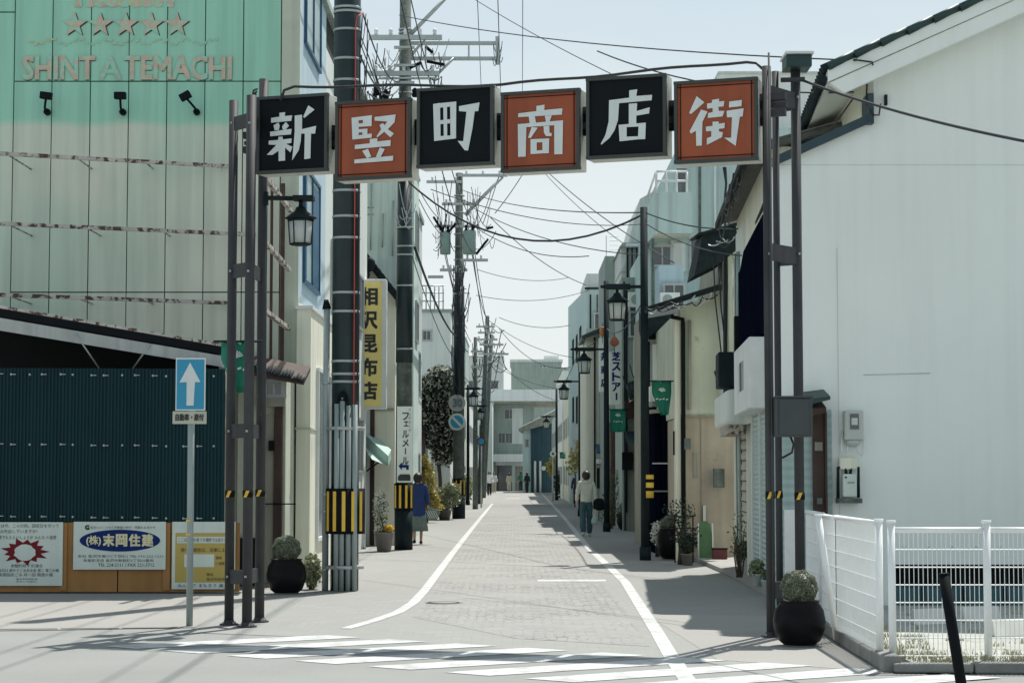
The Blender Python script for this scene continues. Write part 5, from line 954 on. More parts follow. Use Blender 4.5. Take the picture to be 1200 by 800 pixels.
c = G(806, 662); shrub('potted_plant', 'leafy plant in pale pot beside the green folded stand', c, [((0, 0, .38), (.17, .17, .18))], lf_dark, 500, .03, 8, 9, (.12, .2))
c = G(771, 652); shrub('flowering_plant', 'small white flowering plant between the lamp post and the dark pot', c, [((0, 0, .45), (.15, .18, .25))], lf_flw, 350, .03, 5, 10)
c = G(722, 614); shrub('leafy_bush', 'thin leafy shrub against the wall by the slim lamp pole', c, [((0, 0, 1.1), (.4, .3, .6))], lf_mid, 700, .05, 8, 11)
def tree(name, label, c, trunk_h, blobs, mat, n, size, r=.12, seed=1, n2=0, mat2=None):
    c = V(c); t = thing(name, c, label, 'tree'); rnd = random.Random(seed); top = c + V((rnd.uniform(-.1, .1), 0, trunk_h)); tb('trunk', m_bark, t, [c, c.lerp(top, .5) + V((.05, 0, 0)), top], r, 8, r * .6)
    for b0, b1 in blobs:
        e = c + V(b0); tb('limb', m_bark, t, [c.lerp(top, rnd.uniform(.6, 1)), top.lerp(e, .5) + V((0, 0, .1)), e], r * .5, 6, r * .12)
    leaves('crown', mat, t, [(c + V(b0), b1) for b0, b1 in blobs], n, size, seed, hollow=.2)
    if n2: leaves('crown', mat2, t, [(c + V(b0), V(b1) * 1.02) for b0, b1 in blobs], n2, size, seed + 1, hollow=.7)
    return t
tree('dark_camellia_tree', 'dense dark tree with pale flecks left of the speed limit sign', (PX(516, 74), 74.2, 0), 2.6,
     [((0, 0, 5.0), (.6, .8, .65)), ((-.45, .3, 4.2), (.6, .8, .7)), ((.2, .1, 4.1), (.55, .7, .7)), ((.25, .2, 3.2), (.5, .7, .6)), ((-.3, .2, 3.2), (.7, .7, .7)), ((.15, .1, 2.4), (.5, .6, .5)), ((-.55, 0, 4.9), (.3, .4, .35))], lf_dark, 7500, .075, seed=31, n2=2600, mat2=M('leaf_glint', (.50, .52, .42), .4, .4, 14, trans=.2), r=.09)  # second crown: pale leaf colour stands in for highlights on glossy leaves
tree('yellow_leaved_tree', 'airy yellow leaved tree on the right behind the walker', (PX(690, 84), 84, 0), 1.6, [((0, 0, 2.6), (.8, .8, .8)), ((.6, 0, 3.2), (.6, .7, .6)), ((-.4, 0, 2.0), (.6, .6, .5)), ((.4, 0, 1.7), (.6, .6, .5))], lf_yel, 1500, .09, .08, seed=32)
c = G(660, 583); shrub('dark_bush', 'dark bush at the foot of the farthest right lamp post', c, [((0, 0, .9), (.7, .8, .9)), ((.4, 0, 1.5), (.5, .5, .6))], lf_dark, 1200, .12, 6, 33)
c = G(655, 579); shrub('yellow_bush', 'yellowish bush behind the dark bush near the street end', c, [((0, 0, 2.1), (1, 1, .9))], lf_yel, 900, .14, 6, 34)
c = G(546, 590); shrub('pale_bush', 'pale bush at the left side behind the third pole', c, [((0, 0, .9), (.4, .8, .7))], lf_pale, 700, .09, 6, 35)

# ------------------------------------------------------------------ right street buildings
def facade(o, A, B):
    A, B = V(A), V(B); u = (B - A); L_ = u.length; u.normalize(); n = V((0, 0, 1)).cross(u)     # outward normal towards -X for a right-hand front
    if n.x > 0: n = -n
    return A, u, n, L_
def fbox(name, mat, par, A, u, n, s0, s1, z0, z1, d0, d1, **k): return MB().obox(A + u * (s0 + s1) / 2 + n * (d0 + d1) / 2 + V((0, 0, (z0 + z1) / 2)), u * (s1 - s0) / 2, V((0, 0, (z1 - z0) / 2)), n * (d1 - d0) / 2).build(name, mat, par, **k)
r1 = thing('shuttered_shop', (3.7, 30, 0), 'old shop with navy panel, white fascia sign and grey shutters', 'building')
A, u, n, L_ = facade(r1, (3.36, 26.02, 0), (3.74, 33.4, 0))
MB().prism([A, A + u * L_, A + u * L_ + V((4, 0, 0)), A + V((4, 0, 0))], (0, 0, 5.9)).build('wall', m_cream, r1)
fbox('navy_panel', m_navy, r1, A, u, n, .15, 5.2, 3.45, 4.75, 0, .12); MB().prism([A + u * .15 + n * .04 + V((0, 0, 4.75)), A + u * 5.2 + n * .04 + V((0, 0, 4.75)), A + u * 4.2 + n * .04 + V((0, 0, 4.98)), A + u * .15 + n * .04 + V((0, 0, 5.02))], n * .06).build('navy_panel', m_navy, r1)
fs_ = fbox('fascia_sign', m_white, r1, A, u, n, .1, 3.4, 2.46, 3.40, .02, .30, bev=.02)
for k in range(3): fbox('sign_picture', [m_grey, m_conc, m_lgrey][k], fs_, A, u, n, 1.2 + k * .45, 1.55 + k * .45, 2.75, 3.15, .301, .306)
def shutter(par, A, u, n, s0, s1, z0, z1, mat, d=.02, pitch=.09):
    k = int((z1 - z0) / pitch); vs = []
    for i in range(k * 2 + 1): z = z0 + (z1 - z0) * i / (2 * k); dd = d + (.022 if i % 2 else 0); vs += [A + u * s0 + n * dd + V((0, 0, z)), A + u * s1 + n * dd + V((0, 0, z))]
    return MB().add(vs, [(2 * i, 2 * i + 1, 2 * i + 3, 2 * i + 2) for i in range(2 * k)]).build('shutter', mat, par)
shutter(r1, A, u, n, .15, 1.7, .07, 2.44, m_tealshut, pitch=.07); shutter(r1, A, u, n, 1.8, 3.3, .07, 2.44, m_tealshut, pitch=.07); bs_ = shutter(r1, A, u, n, 4.5, 7.2, .07, 2.3, M('beige_shutter', (.45, .43, .36), .6, .08, 2, streak=.3), pitch=.16)
for k in range(13): fbox('shutter_line', m_rustd, bs_, A, u, n, 4.6, 7.1, .2 + k * .16, .215 + k * .16, .04, .052)
for s in (.08, 1.72, 3.32, 4.4): fbox('shutter_post', m_white2, r1, A, u, n, s, s + .08, .07, 2.45, .0, .06)
fbox('pale_band', m_white2, r1, A, u, n, 5.3, 7.3, 2.95, 5.6, .0, .03)
ab = fbox('awning_box', m_lgrey, r1, A, u, n, 3.6, 7.0, 2.35, 2.85, .0, .42, bev=.06); fbox('awning_flap', m_rust, ab, A, u, n, 4.2, 6.4, 2.2, 2.36, .12, .36)
tiled_roof(r1, A + n * .28 + V((0, -.2, 5.86)), A + u * L_ + n * .28 + V((0, 0, 5.86)), -n * 3.5, .9, 40, M('weathered_tile', (.10, .105, .095), .8, .4, 9), r=.035)
fbox('gutter', m_tile, r1, A, u, n, -.1, L_, 5.72, 5.82, .28, .37)
fbox('utility_box', m_black, r1, A, u, n, 5.5, 5.8, 3.4, 4.1, .0, .16)
for s0, m_ in ((6.2, m_tealshut), (6.5, m_conc), (7.1, m_white2)): tb('downpipe', m_, r1, [A + u * s0 + n * .06 + V((0, 0, .1)), A + u * s0 + n * .06 + V((0, 0, 5.2))], .035, 8)
fbox('upper_window', m_alu, r1, A, u, n, 5.9, 6.9, 3.5, 4.6, .0, .05); fbox('upper_pane', m_glass, r1, A, u, n, 5.96, 6.84, 3.56, 4.54, .05, .06)
ac = fbox('wall_unit', m_dark, r1, A, u, n, 5.0, 5.9, 2.95, 3.5, .05, .45, bev=.02)
cbl = MB()
rnd = random.Random(44)
for k in range(14):
    s0 = rnd.uniform(0, 5); s1 = s0 + rnd.uniform(1.2, 2.6); q = rnd.uniform(.3, .46); cbl.tube(catenary(A + u * s0 + n * q + V((0, 0, rnd.uniform(5.5, 5.8))), A + u * s1 + n * q + V((0, 0, rnd.uniform(5.5, 5.8))), rnd.uniform(.03, .22), 8), .011, 4)
cbl.build('eave_cables', m_wire, r1, kind='stuff')
for (pts, r) in (([(858, 460), (842, 447), (838, 436), (846, 428), (858, 424)], .025), ([(850, 500), (850, 300)], .035), ([(846, 420), (838, 350), (836, 300)], .012), ([(853, 430), (845, 360), (842, 310)], .012)): tb('wall_cable', m_wire, r1, [P(x, y, 33.0) for x, y in pts], r, 6)

# plain beige house with frontal wall
r2 = thing('beige_plaster_house', (3.6, 38, 0), 'beige plastered house with plain side wall and dark downpipe', 'house')
Y2 = 37.0; xa, xb = PX(797, Y2), PX(862, Y2); zr2 = PZ(352, Y2)
MB().prism([(xa, Y2, PZ(487, Y2)), (xb, Y2, PZ(487, Y2)), (xb, Y2, PZ(330, Y2)), (xa, Y2, PZ(362, Y2))], (0, 6.5, 0)).build('upper_wall', m_beige, r2)
bx('lower_wall', M('stained_brown_wall', (.44, .385, .31), .9, .25, .8, streak=.16, bump=.2, spot=.64, spotc=(.30, .27, .22), spotscale=1.5), r2, xa + .03, xb, Y2 + .06, Y2 + 6.5, 0, PZ(488, Y2)); bx('wall_ledge', m_beige2, r2, xa - .02, xb, Y2 - .03, Y2 + .06, PZ(488, Y2), PZ(485.5, Y2))
bx('corner_post', m_cream, r2, PX(791, Y2), PX(797, Y2), Y2 - .05, Y2 + .3, 0, PZ(372, Y2)); tb('downpipe', m_lgrey, r2, [P(846, 330, Y2 - .1), P(846, 480, Y2 - .1)], .04, 8); tb('downpipe', m_dark, r2, [P(850, 300, Y2 - .5), P(850, 480, Y2 - .5)], .04, 8); tb('downpipe', m_black, r2, [P(786, 371, Y2 - .12), P(800, 374, Y2 - .12), V((PX(801, Y2 - .1, 500), Y2 - .12, PZ(380, Y2))), V((PX(801, Y2 - .1, 600), Y2 - .12, .05))], .04, 8)
bx('wall_strip', m_lgrey, r2, PX(823, Y2), PX(826, Y2), Y2, Y2 + .06, .1, PZ(592, Y2)); bx('wall_seam', m_beige2, r2, PX(821, Y2), PX(821.6, Y2), Y2 + .04, Y2 + .06, .1, PZ(490, Y2)); bx('drain_grille', m_black, r2, PX(788, Y2), PX(790, Y2), Y2 - .065, Y2 - .05, PZ(533, Y2), PZ(505, Y2)); bx('sign_strip', m_beige2, r2, PX(812, Y2), PX(817, Y2), Y2 + .04, Y2 + .06, PZ(560, Y2), PZ(530, Y2)); 
a, b = P(758, 362, Y2 - .6), P(845, 335, Y2 - .6); tiled_roof(r2, a, b, (0, 1.5, 0), .1, 30, m_tile, .026)
MB().prism([P(846, 340, Y2 - .3), P(872, 332, Y2 - .3), P(872, 250, Y2 - .3), P(852, 262, Y2 - .3)], (0, 5, 0)).build('upper_wall', m_beige2, r2)
for k in range(4): bx('cladding', m_beige, r2, PX(848 + k * 6, Y2 - .4), PX(848 + k * 6 + 5.4, Y2 - .4), Y2 - .4, Y2 - .3, PZ(485, Y2), PZ(268, Y2))
a, b = P(822, 300, Y2 - 1.2), P(868, 262, Y2 - 1.2)
dk = MB(); dk.prism([P(814, 322, Y2 - 1), P(824, 272, Y2 - 1), P(862, 262, Y2 - 1), P(866, 290, Y2 - 1), P(846, 306, Y2 - 1)], (0, 1.6, 0)); dk.build('upper_eave', m_tile, r2)
for k in range(18): f = k / 17; p = P(820 + 44 * f, 274 - 12 * f, Y2 - 1.1); tb('roof_tile', m_tile, r2, [p, p + V((0, 1.8, .1))], .028, 6)
rq = random.Random(52)
for k in range(13):
    f = rq.random() * .75; g_ = f + rq.uniform(.1, .3); a_ = P(758 + 90 * f, 364 - 26 * f + rq.uniform(-4, 5), Y2 - .75); b_ = P(758 + 90 * g_, 364 - 26 * g_ + rq.uniform(-4, 6), Y2 - .75)
    tb('eave_cable', m_steel if k % 4 == 0 else m_wire, r2, catenary(a_, b_, rq.uniform(.01, .12), 6), .013, 4)
for k in range(6):
    f = rq.random() * .7; a_ = P(818 + 46 * f, 292 - 20 * f, Y2 - 1.25); b_ = P(818 + 46 * (f + .3), 290 - 20 * f, Y2 - 1.25); tb('eave_cable', m_steel if k % 2 else m_wire, r2, catenary(a_, b_, rq.uniform(.02, .15), 6), .013, 4)
# navy corrugated garage
r3 = thing('navy_shed', (3.3, 41, 0), 'dark navy metal clad shed behind the nearest right lamp post', 'shed'); Y3 = 40.5
for k in range(9): x0_, x1_ = PX(766 + k * 3.3, Y3), PX(766 + k * 3.3 + 3.1, Y3); bx('metal_sheet', m_navy, r3, x0_, x1_, Y3 - .02 * (k % 2), Y3 + .1, .05, PZ(484, Y3))
bx('wall', m_navy, r3, PX(766, Y3), PX(797, Y3) + 1, Y3 + .1, Y3 + 3, 0, PZ(482, Y3)); bx('rail', m_lgrey, r3, PX(764, Y3), PX(796, Y3), Y3 - .06, Y3 - .03, PZ(543.5, Y3), PZ(542, Y3)); bx('rail', m_grey, r3, PX(764, Y3), PX(796, Y3), Y3 - .06, Y3 - .03, PZ(576, Y3), PZ(574.5, Y3))
bx('sill', m_beige2, r3, PX(762, Y3), PX(797, Y3), Y3 - .1, Y3 + .3, PZ(484, Y3), PZ(480, Y3))
# house above it with white louvred unit and a black box put in as shade under the eave
r4 = thing('louvred_house', (3.6, 45, 0), 'pale house with a louvred vent above the navy shed', 'house'); Y4 = 43.6
bx('wall', m_lgrey, r4, PX(757, Y4), PX(797, Y4) + 2, Y4, Y4 + 4, 0, PZ(365, Y4)); bx('side_wall', m_beige2, r4, PX(757, Y4) - .02, PX(757, Y4), Y4, Y4 + 4, 0, PZ(365, Y4))
MB().prism([P(752, 400, Y4 - .8), P(797, 372, Y4 - .8), P(797, 366, Y4 - .8), P(752, 374, Y4 - .8)], (0, 1, .3)).build('eave', m_tile, r4); bx('eave_shade', m_black, r4, PX(760, Y4), PX(785, Y4), Y4 - .3, Y4, PZ(398, Y4), PZ(375, Y4))
bx('cabinet', m_white2, r4, PX(764, Y4), PX(789, Y4), Y4 - .5, Y4 - .1, PZ(446, Y4), PZ(405, Y4)); lv = MB()
for k in range(7): z = PZ(424 - k * 2.7, Y4); lv.box(PX(777, Y4), PX(787, Y4), Y4 - .53, Y4 - .5, z, z + .02)
lv.build('louvre', m_grey, r4); bx('opening', m_glass, r4, PX(770, Y4), PX(775, Y4), Y4 - .515, Y4 - .5, PZ(436, Y4), PZ(420, Y4))
# tall teal building with balcony
r5 = thing('teal_balcony_building', (6, 52, 0), 'tall pale teal building with a railed balcony behind the right sign', 'building'); Y5 = 50.0; X5 = lambda x: PX(x, Y5, 300)
bx('wall', m_tealw, r5, X5(806), 12, Y5, Y5 + 12, 0, PZ(150, Y5)); bx('wall', m_white2, r5, X5(846), 12, Y5 + .5, Y5 + 12, PZ(150, Y5), PZ(82, Y5)); bx('parapet', m_lgrey, r5, X5(845), 12.1, Y5 + .4, Y5 + 12, PZ(82, Y5), PZ(80, Y5))
bx('lower_wing', m_tealw, r5, X5(762), X5(806), Y5, Y5 + 9, 0, PZ(275, Y5)); bx('balcony_front', m_tealw, r5, X5(768), X5(806), Y5 - 1.2, Y5 - 1.05, PZ(274, Y5 - 1.1), PZ(226, Y5 - 1.1)); bx('balcony_floor', m_cream, r5, X5(762), X5(806), Y5 - 1.05, Y5, PZ(274, Y5 - 1), PZ(272, Y5 - 1)); MB().prism([P(757, 285, Y5 - 1.1), P(768, 274, Y5 - 1.1), P(768, 226, Y5 - 1.1), P(757, 245, Y5 - 1.1)], (0, 3, 0)).build('balcony_side', m_tealw, r5)
for y in (201, 212): tb('railing', m_white, r5, [P(769, y, Y5 - 1.1), P(805, y, Y5 - 1.1)], .03, 6)
for x in (769, 781, 793, 805): tb('railing_post', m_white, r5, [P(x, 226, Y5 - 1.1), P(x, 201, Y5 - 1.1)], .03, 6)
for (a, b) in (((757, 236), (769, 201)), ((762, 232), (772, 212))): tb('railing', m_white, r5, [P(*a, Y5 - .4), P(*b, Y5 - 1.1)], .03, 6)
bx('balcony_door', m_glass, r5, X5(793), X5(805), Y5 - .06, Y5 + .02, PZ(226, Y5), PZ(198, Y5)); bx('lower_panel', m_white2, r5, X5(770), X5(803), Y5 - .05, Y5, PZ(318, Y5), PZ(285, Y5)); tb('wall_pipe', m_white, r5, [P(787, 282, Y5 - .1), P(787, 330, Y5 - .1)], .05, 6)
bx('lean_to', m_bluew, r5, X5(767), X5(795), Y5 - 1.5, Y5 - .06, 0, PZ(318, Y5))
window(r5, (X5(825), Y5 - .003, PZ(300, Y5)), (1, 0, 0), (0, 0, 1), .7, .9)
for k in range(3): tb('ladder_wire', m_wire, r5, [P(848 + k, 196, Y5 - .3), P(851, 215, Y5 - .3), P(848, 250, Y5 - .3)], .03, 5)
# window building
r6 = thing('grey_window_building', (4.5, 63, 0), 'grey building with large metal framed corner window', 'building'); Y6 = 60.0; X6 = lambda x: PX(x, Y6, 300)
bx('wall', m_lgrey, r6, X6(728), X6(765), Y6, Y6 + 9, 0, PZ(288, Y6)); MB().prism([P(726, 289, Y6 - .3), P(765, 289, Y6 - .3), P(765, 284, Y6 - .3), P(730, 284, Y6 - .3)], (0, 9, 0)).build('parapet', m_grey, r6)
bx('wall', m_grey, r6, X6(716), X6(728), Y6 + 4, Y6 + 9, 0, PZ(300, Y6 + 4)); MB().prism([P(727, 318, Y6 - .1), P(750, 233, Y6 + .3), P(800, 205, Y6 + .3), P(800, 318, Y6 + .3)], (0, 6, 0)).build('upper_wall', m_lgrey, r6)
window(r6, (X6(743), Y6 - .12, PZ(308, Y6)), (1, 0, 0), (0, 0, 1), (X6(751) - X6(735)), PZ(288, Y6) - PZ(329, Y6), m_dark, m_gl2, bars=2, d=.14)
bx('awning_rail', m_white, r6, X6(733), X6(758), Y6 - .6, Y6 - .15, PZ(291, Y6), PZ(288, Y6))
for k in range(3): window(r6, (X6(728) - .003, Y6 + 1.2, 1.5 + 2.6 * k), (0, -1, 0), (0, 0, 1), 1.3, 1.2)
bx('antenna_mast', m_steel, r6, X6(719), X6(719.8), Y6 + 5, Y6 + 5.05, PZ(300, Y6 + 4), PZ(272, Y6 + 4))
for k in range(4): tb('antenna_bar', m_steel, r6, [P(714, 277 + k * 5, Y6 + 5), P(724, 277 + k * 5, Y6 + 5)], .015, 4)
# teal sloping building
r7 = thing('pale_teal_office', (4.3, 88, 0), 'pale teal office block with narrow windows facing the street', 'building'); Y7 = 82.0
x7 = PX(687, Y7); z7 = PZ(339, Y7); zf = PZ(360, 104)
MB().add([(x7, Y7, 0), (x7 + 5, Y7, 0), (x7 + 5, Y7, z7), (x7, Y7, z7), (PX(666, 110), 110, 0), (x7 + 5, 110, 0), (x7 + 5, 110, z7), (PX(666, 110), 110, PZ(360, 110))], [(0, 1, 2, 3), (1, 5, 6, 2), (5, 4, 7, 6), (4, 0, 3, 7), (3, 2, 6, 7)]).build('wall', m_tealw, r7)
bx('penthouse', m_lgrey, r7, PX(688, Y7), PX(714, Y7), Y7 + .2, Y7 + 8, z7, PZ(320, Y7)); bx('parapet', m_dark, r7, x7 - .05, x7 + 5, Y7 - .05, Y7 + .1, z7, z7 + .08)
for (px, z0, z1) in ((682, 4.2, 6.2), (678, 4.2, 6.4), (673.5, 4.4, 6.8)):
    for dz in (0, 2.9):
        y = 82 + (687 - px) / 21 * 28; xx = x7 + (PX(666, 110) - x7) * (y - 82) / 28; window(r7, (xx - .003, y, z0 + dz + .4), (0, -1, 0), (0, 0, 1), 1.6, 1.2, m_dark, bars=0)
wf = thing('rooftop_lookout', P(710, 332, 78), 'dark rooftop window frame standing on the pale teal office', 'window frame'); Yf = 84.0; f_ = MB()
for x in (706, 714.5): f_.box(PX(x, Yf), PX(x + 1.2, Yf), Yf - .05, Yf + .05, PZ(332, Yf), PZ(313, Yf))
for y in (332, 325, 314): f_.box(PX(706, Yf), PX(715.5, Yf), Yf - .04, Yf + .04, PZ(y, Yf), PZ(y - 1.2, Yf))
f_.build('frame', m_dark, wf); bx('pane', m_gl2, wf, PX(707, Yf), PX(714, Yf), Yf - .01, Yf + .01, PZ(331, Yf), PZ(314, Yf))
# shops in the middle distance
r8 = thing('store_building', (4, 66, 0), 'cream shop with slanted blue roof edge behind the vertical store signs', 'building'); Y8 = 69.0; X8 = lambda x: PX(x, Y8, 450)
bx('wall', m_cream, r8, X8(687), X8(735), Y8, Y8 + 9, 0, PZ(385, Y8)); MB().prism([P(682, 393, Y8 - .6), P(708, 382, Y8 - .6), P(735, 382, Y8 - .6), P(735, 386, Y8 - .6), P(708, 387, Y8 - .6), P(682, 397, Y8 - .6)], (0, 4, 0)).build('roof', m_gutter, r8)
for k in range(8): bx('cladding', m_cream, r8, X8(689 + k * 2.6), X8(689 + k * 2.6 + 2.3), Y8 - .04, Y8, PZ(545, Y8), PZ(400, Y8))
bx('canopy', m_lgrey, r8, X8(698), X8(725), Y8 - 2.2, Y8, PZ(543, Y8), PZ(538, Y8)); bx('shop_front', m_beige2, r8, X8(700), X8(725), Y8 - .1, Y8 - .04, 0, PZ(548, Y8)); window(r8, (X8(712), Y8 - .1, 1.3), (1, 0, 0), (0, 0, 1), .6, 1.4)
r9 = thing('grey_shop_house', (3.9, 55, 0), 'narrow grey house between the store signs and the pale house', 'house'); Y9 = 56.5; X9 = lambda x: PX(x, Y9, 450)
bx('wall', m_grey, r9, X9(729), X9(760) + 2, Y9, Y9 + 4, 0, PZ(325, Y9)); bx('white_panel', m_white2, r9, X9(742), X9(755), Y9 - .05, Y9, PZ(440, Y9), PZ(395, Y9)); bx('side_trim', m_dark, r9, X9(731), X9(732.5), Y9 - .05, Y9, 0, PZ(330, Y9))
MB().prism([P(740, 470, Y9 - 1.5), P(757, 455, Y9 - 1.5), P(757, 448, Y9 - 1.5), P(740, 463, Y9 - 1.5)], (0, 1.5, 0)).build('awning', m_beige2, r9); bx('door', m_dark, r9, X9(744), X9(758), Y9 - .9, Y9, 0, PZ(462, Y9)); tiled_roof(r9, P(738, 466, Y9 - 1.7), P(760, 457, Y9 - 1.7), (0, 1.6, 0), .4, 6, m_tile, .06)
bx('entrance', m_beige2, r9, X9(736), X9(743), Y9 - .06, Y9, 0, PZ(500, Y9))
# row shops near x 730..752 ground level and far right row
rs = [('dark_low_shop', 'low dark shop front behind the slim lamp pole', PX(716, 62), 5.5, 62, 68.4, 3.2, m_brown), ('cream_row_shop', 'cream shop beyond the pale teal office', 3.05, 8, 111.5, 126, 7.0, m_cream), ('white_row_shop', 'white narrow house far up the right side', 3.0, 8, 127, 147, 8.2, m_white2), ('last_right_house', 'grey house nearest the end on the right side', 3.1, 8, 148, 170, 6.2, m_lgrey)]
for (n_, l_, x0_, x1_, y0, y1, z1, m_) in rs: simple_building(n_, l_, x0_, x1_, y0, y1, z1, m_, street_wins(x0_, y0, y1, (1.5, 4.3) if z1 > 5 else (1.4,), -1, 4))
ps = thing('low_pavilion_shop', (3.2, 80, 0), 'low shop with layered dark canopies under the pale teal office', 'building'); bx('wall', m_lgrey, ps, 3.0, 4.5, 78.4, 81.6, 0, 5.2)
for z in (2.6, 3.3, 4.0, 4.6): bx('canopy', m_tile, ps, 2.75, 4.5, 78, 81.6, z, z + .09)
# vertical store signs
vs1 = thing('vertical_shop_sign', P(722, 474, 57), 'tall white vertical store sign with navy katakana, the right one of the pair', 'shop sign', 'white vertical shop signs'); Yv = 57.5
a, b = P(714, 474, Yv), P(730, 412, Yv); bx('case', m_white2, vs1, a.x, b.x, Yv, Yv + .2, a.z, b.z, bev=.015); tb('bracket', m_dark, vs1, [(b.x, Yv + .1, (a.z + b.z) / 2), (b.x + .5, Yv + .1, (a.z + b.z) / 2)], .04, 6)
pp = P(717, 413, Yv); vtext('芝ストアー', m_logo, vs1, V((pp.x, Yv - .002, pp.z)), (1, 0, 0), (0, 0, 1), 9.5 / F * Yv, 9.6 / F * Yv, 2.4 / F * Yv, bold=.02)
vs2 = thing('vertical_shop_sign', P(708, 458, 63), 'white vertical sign behind the lantern, the left one of the pair', 'shop sign', 'white vertical shop signs'); Yv = 62.5
a, b = P(702, 459, Yv), P(714, 396, Yv); bx('case', m_white2, vs2, a.x, b.x, Yv, Yv + .2, a.z, b.z, bev=.015); pp = P(704, 413, Yv); vtext('井商店', m_logo, vs2, V((pp.x, Yv - .002, pp.z)), (1, 0, 0), (0, 0, 1), 8 / F * Yv, 9.5 / F * Yv, 6 / F * Yv, bold=.02)
# paper decorations
for k, (x, y, m_, l) in enumerate(((720, 400, m_orange, 'red paper lantern decoration on the lamp pole above the vertical sign'), (706, 388, M('orange_paper', (.5, .2, .07), .7, .1, 5), 'small orange paper decoration left of the red one'))):
    t = thing('paper_lantern', P(x, y, 55.9), l, 'decoration'); MB().lathe(P(x, y + 6, 55.9), [(.03, 0), (.12 - k * .04, .05), (.13 - k * .04, .14), (.07, .25), (.03, .28)], 7).build('shade', m_, t); tb('string', m_wire, t, [P(x, y - 10, 55.9), P(x, y + 14, 55.9)], .012, 4)
# green folding stand
c = G(827, 658); t = thing('folding_stand', c, 'green folding display stand by the brown wall', 'display stand')
mgs = M('green_plastic', (.12, .26, .12), .5, .2, 5, trans=.3)
for s in (0, 1):
    o_ = c + V((-.13, .12 * s, 0)); pts = [(0, 0), (.26, 0), (.25, .5), (.22, .68), (.16, .74), (.09, .74), (.03, .66), (0, .5)]
    MB().prism([o_ + V((x_, -.09 * (z_ / .74) * (s * 2 - 1) * .6, z_)) for x_, z_ in pts], (0, .02, 0)).build('panel', mgs, t)
for s in (-.13, .13): tb('leg', m_white, t, [c + V((s, -.03, 0)), c + V((s, .03, .7))], .012, 6)
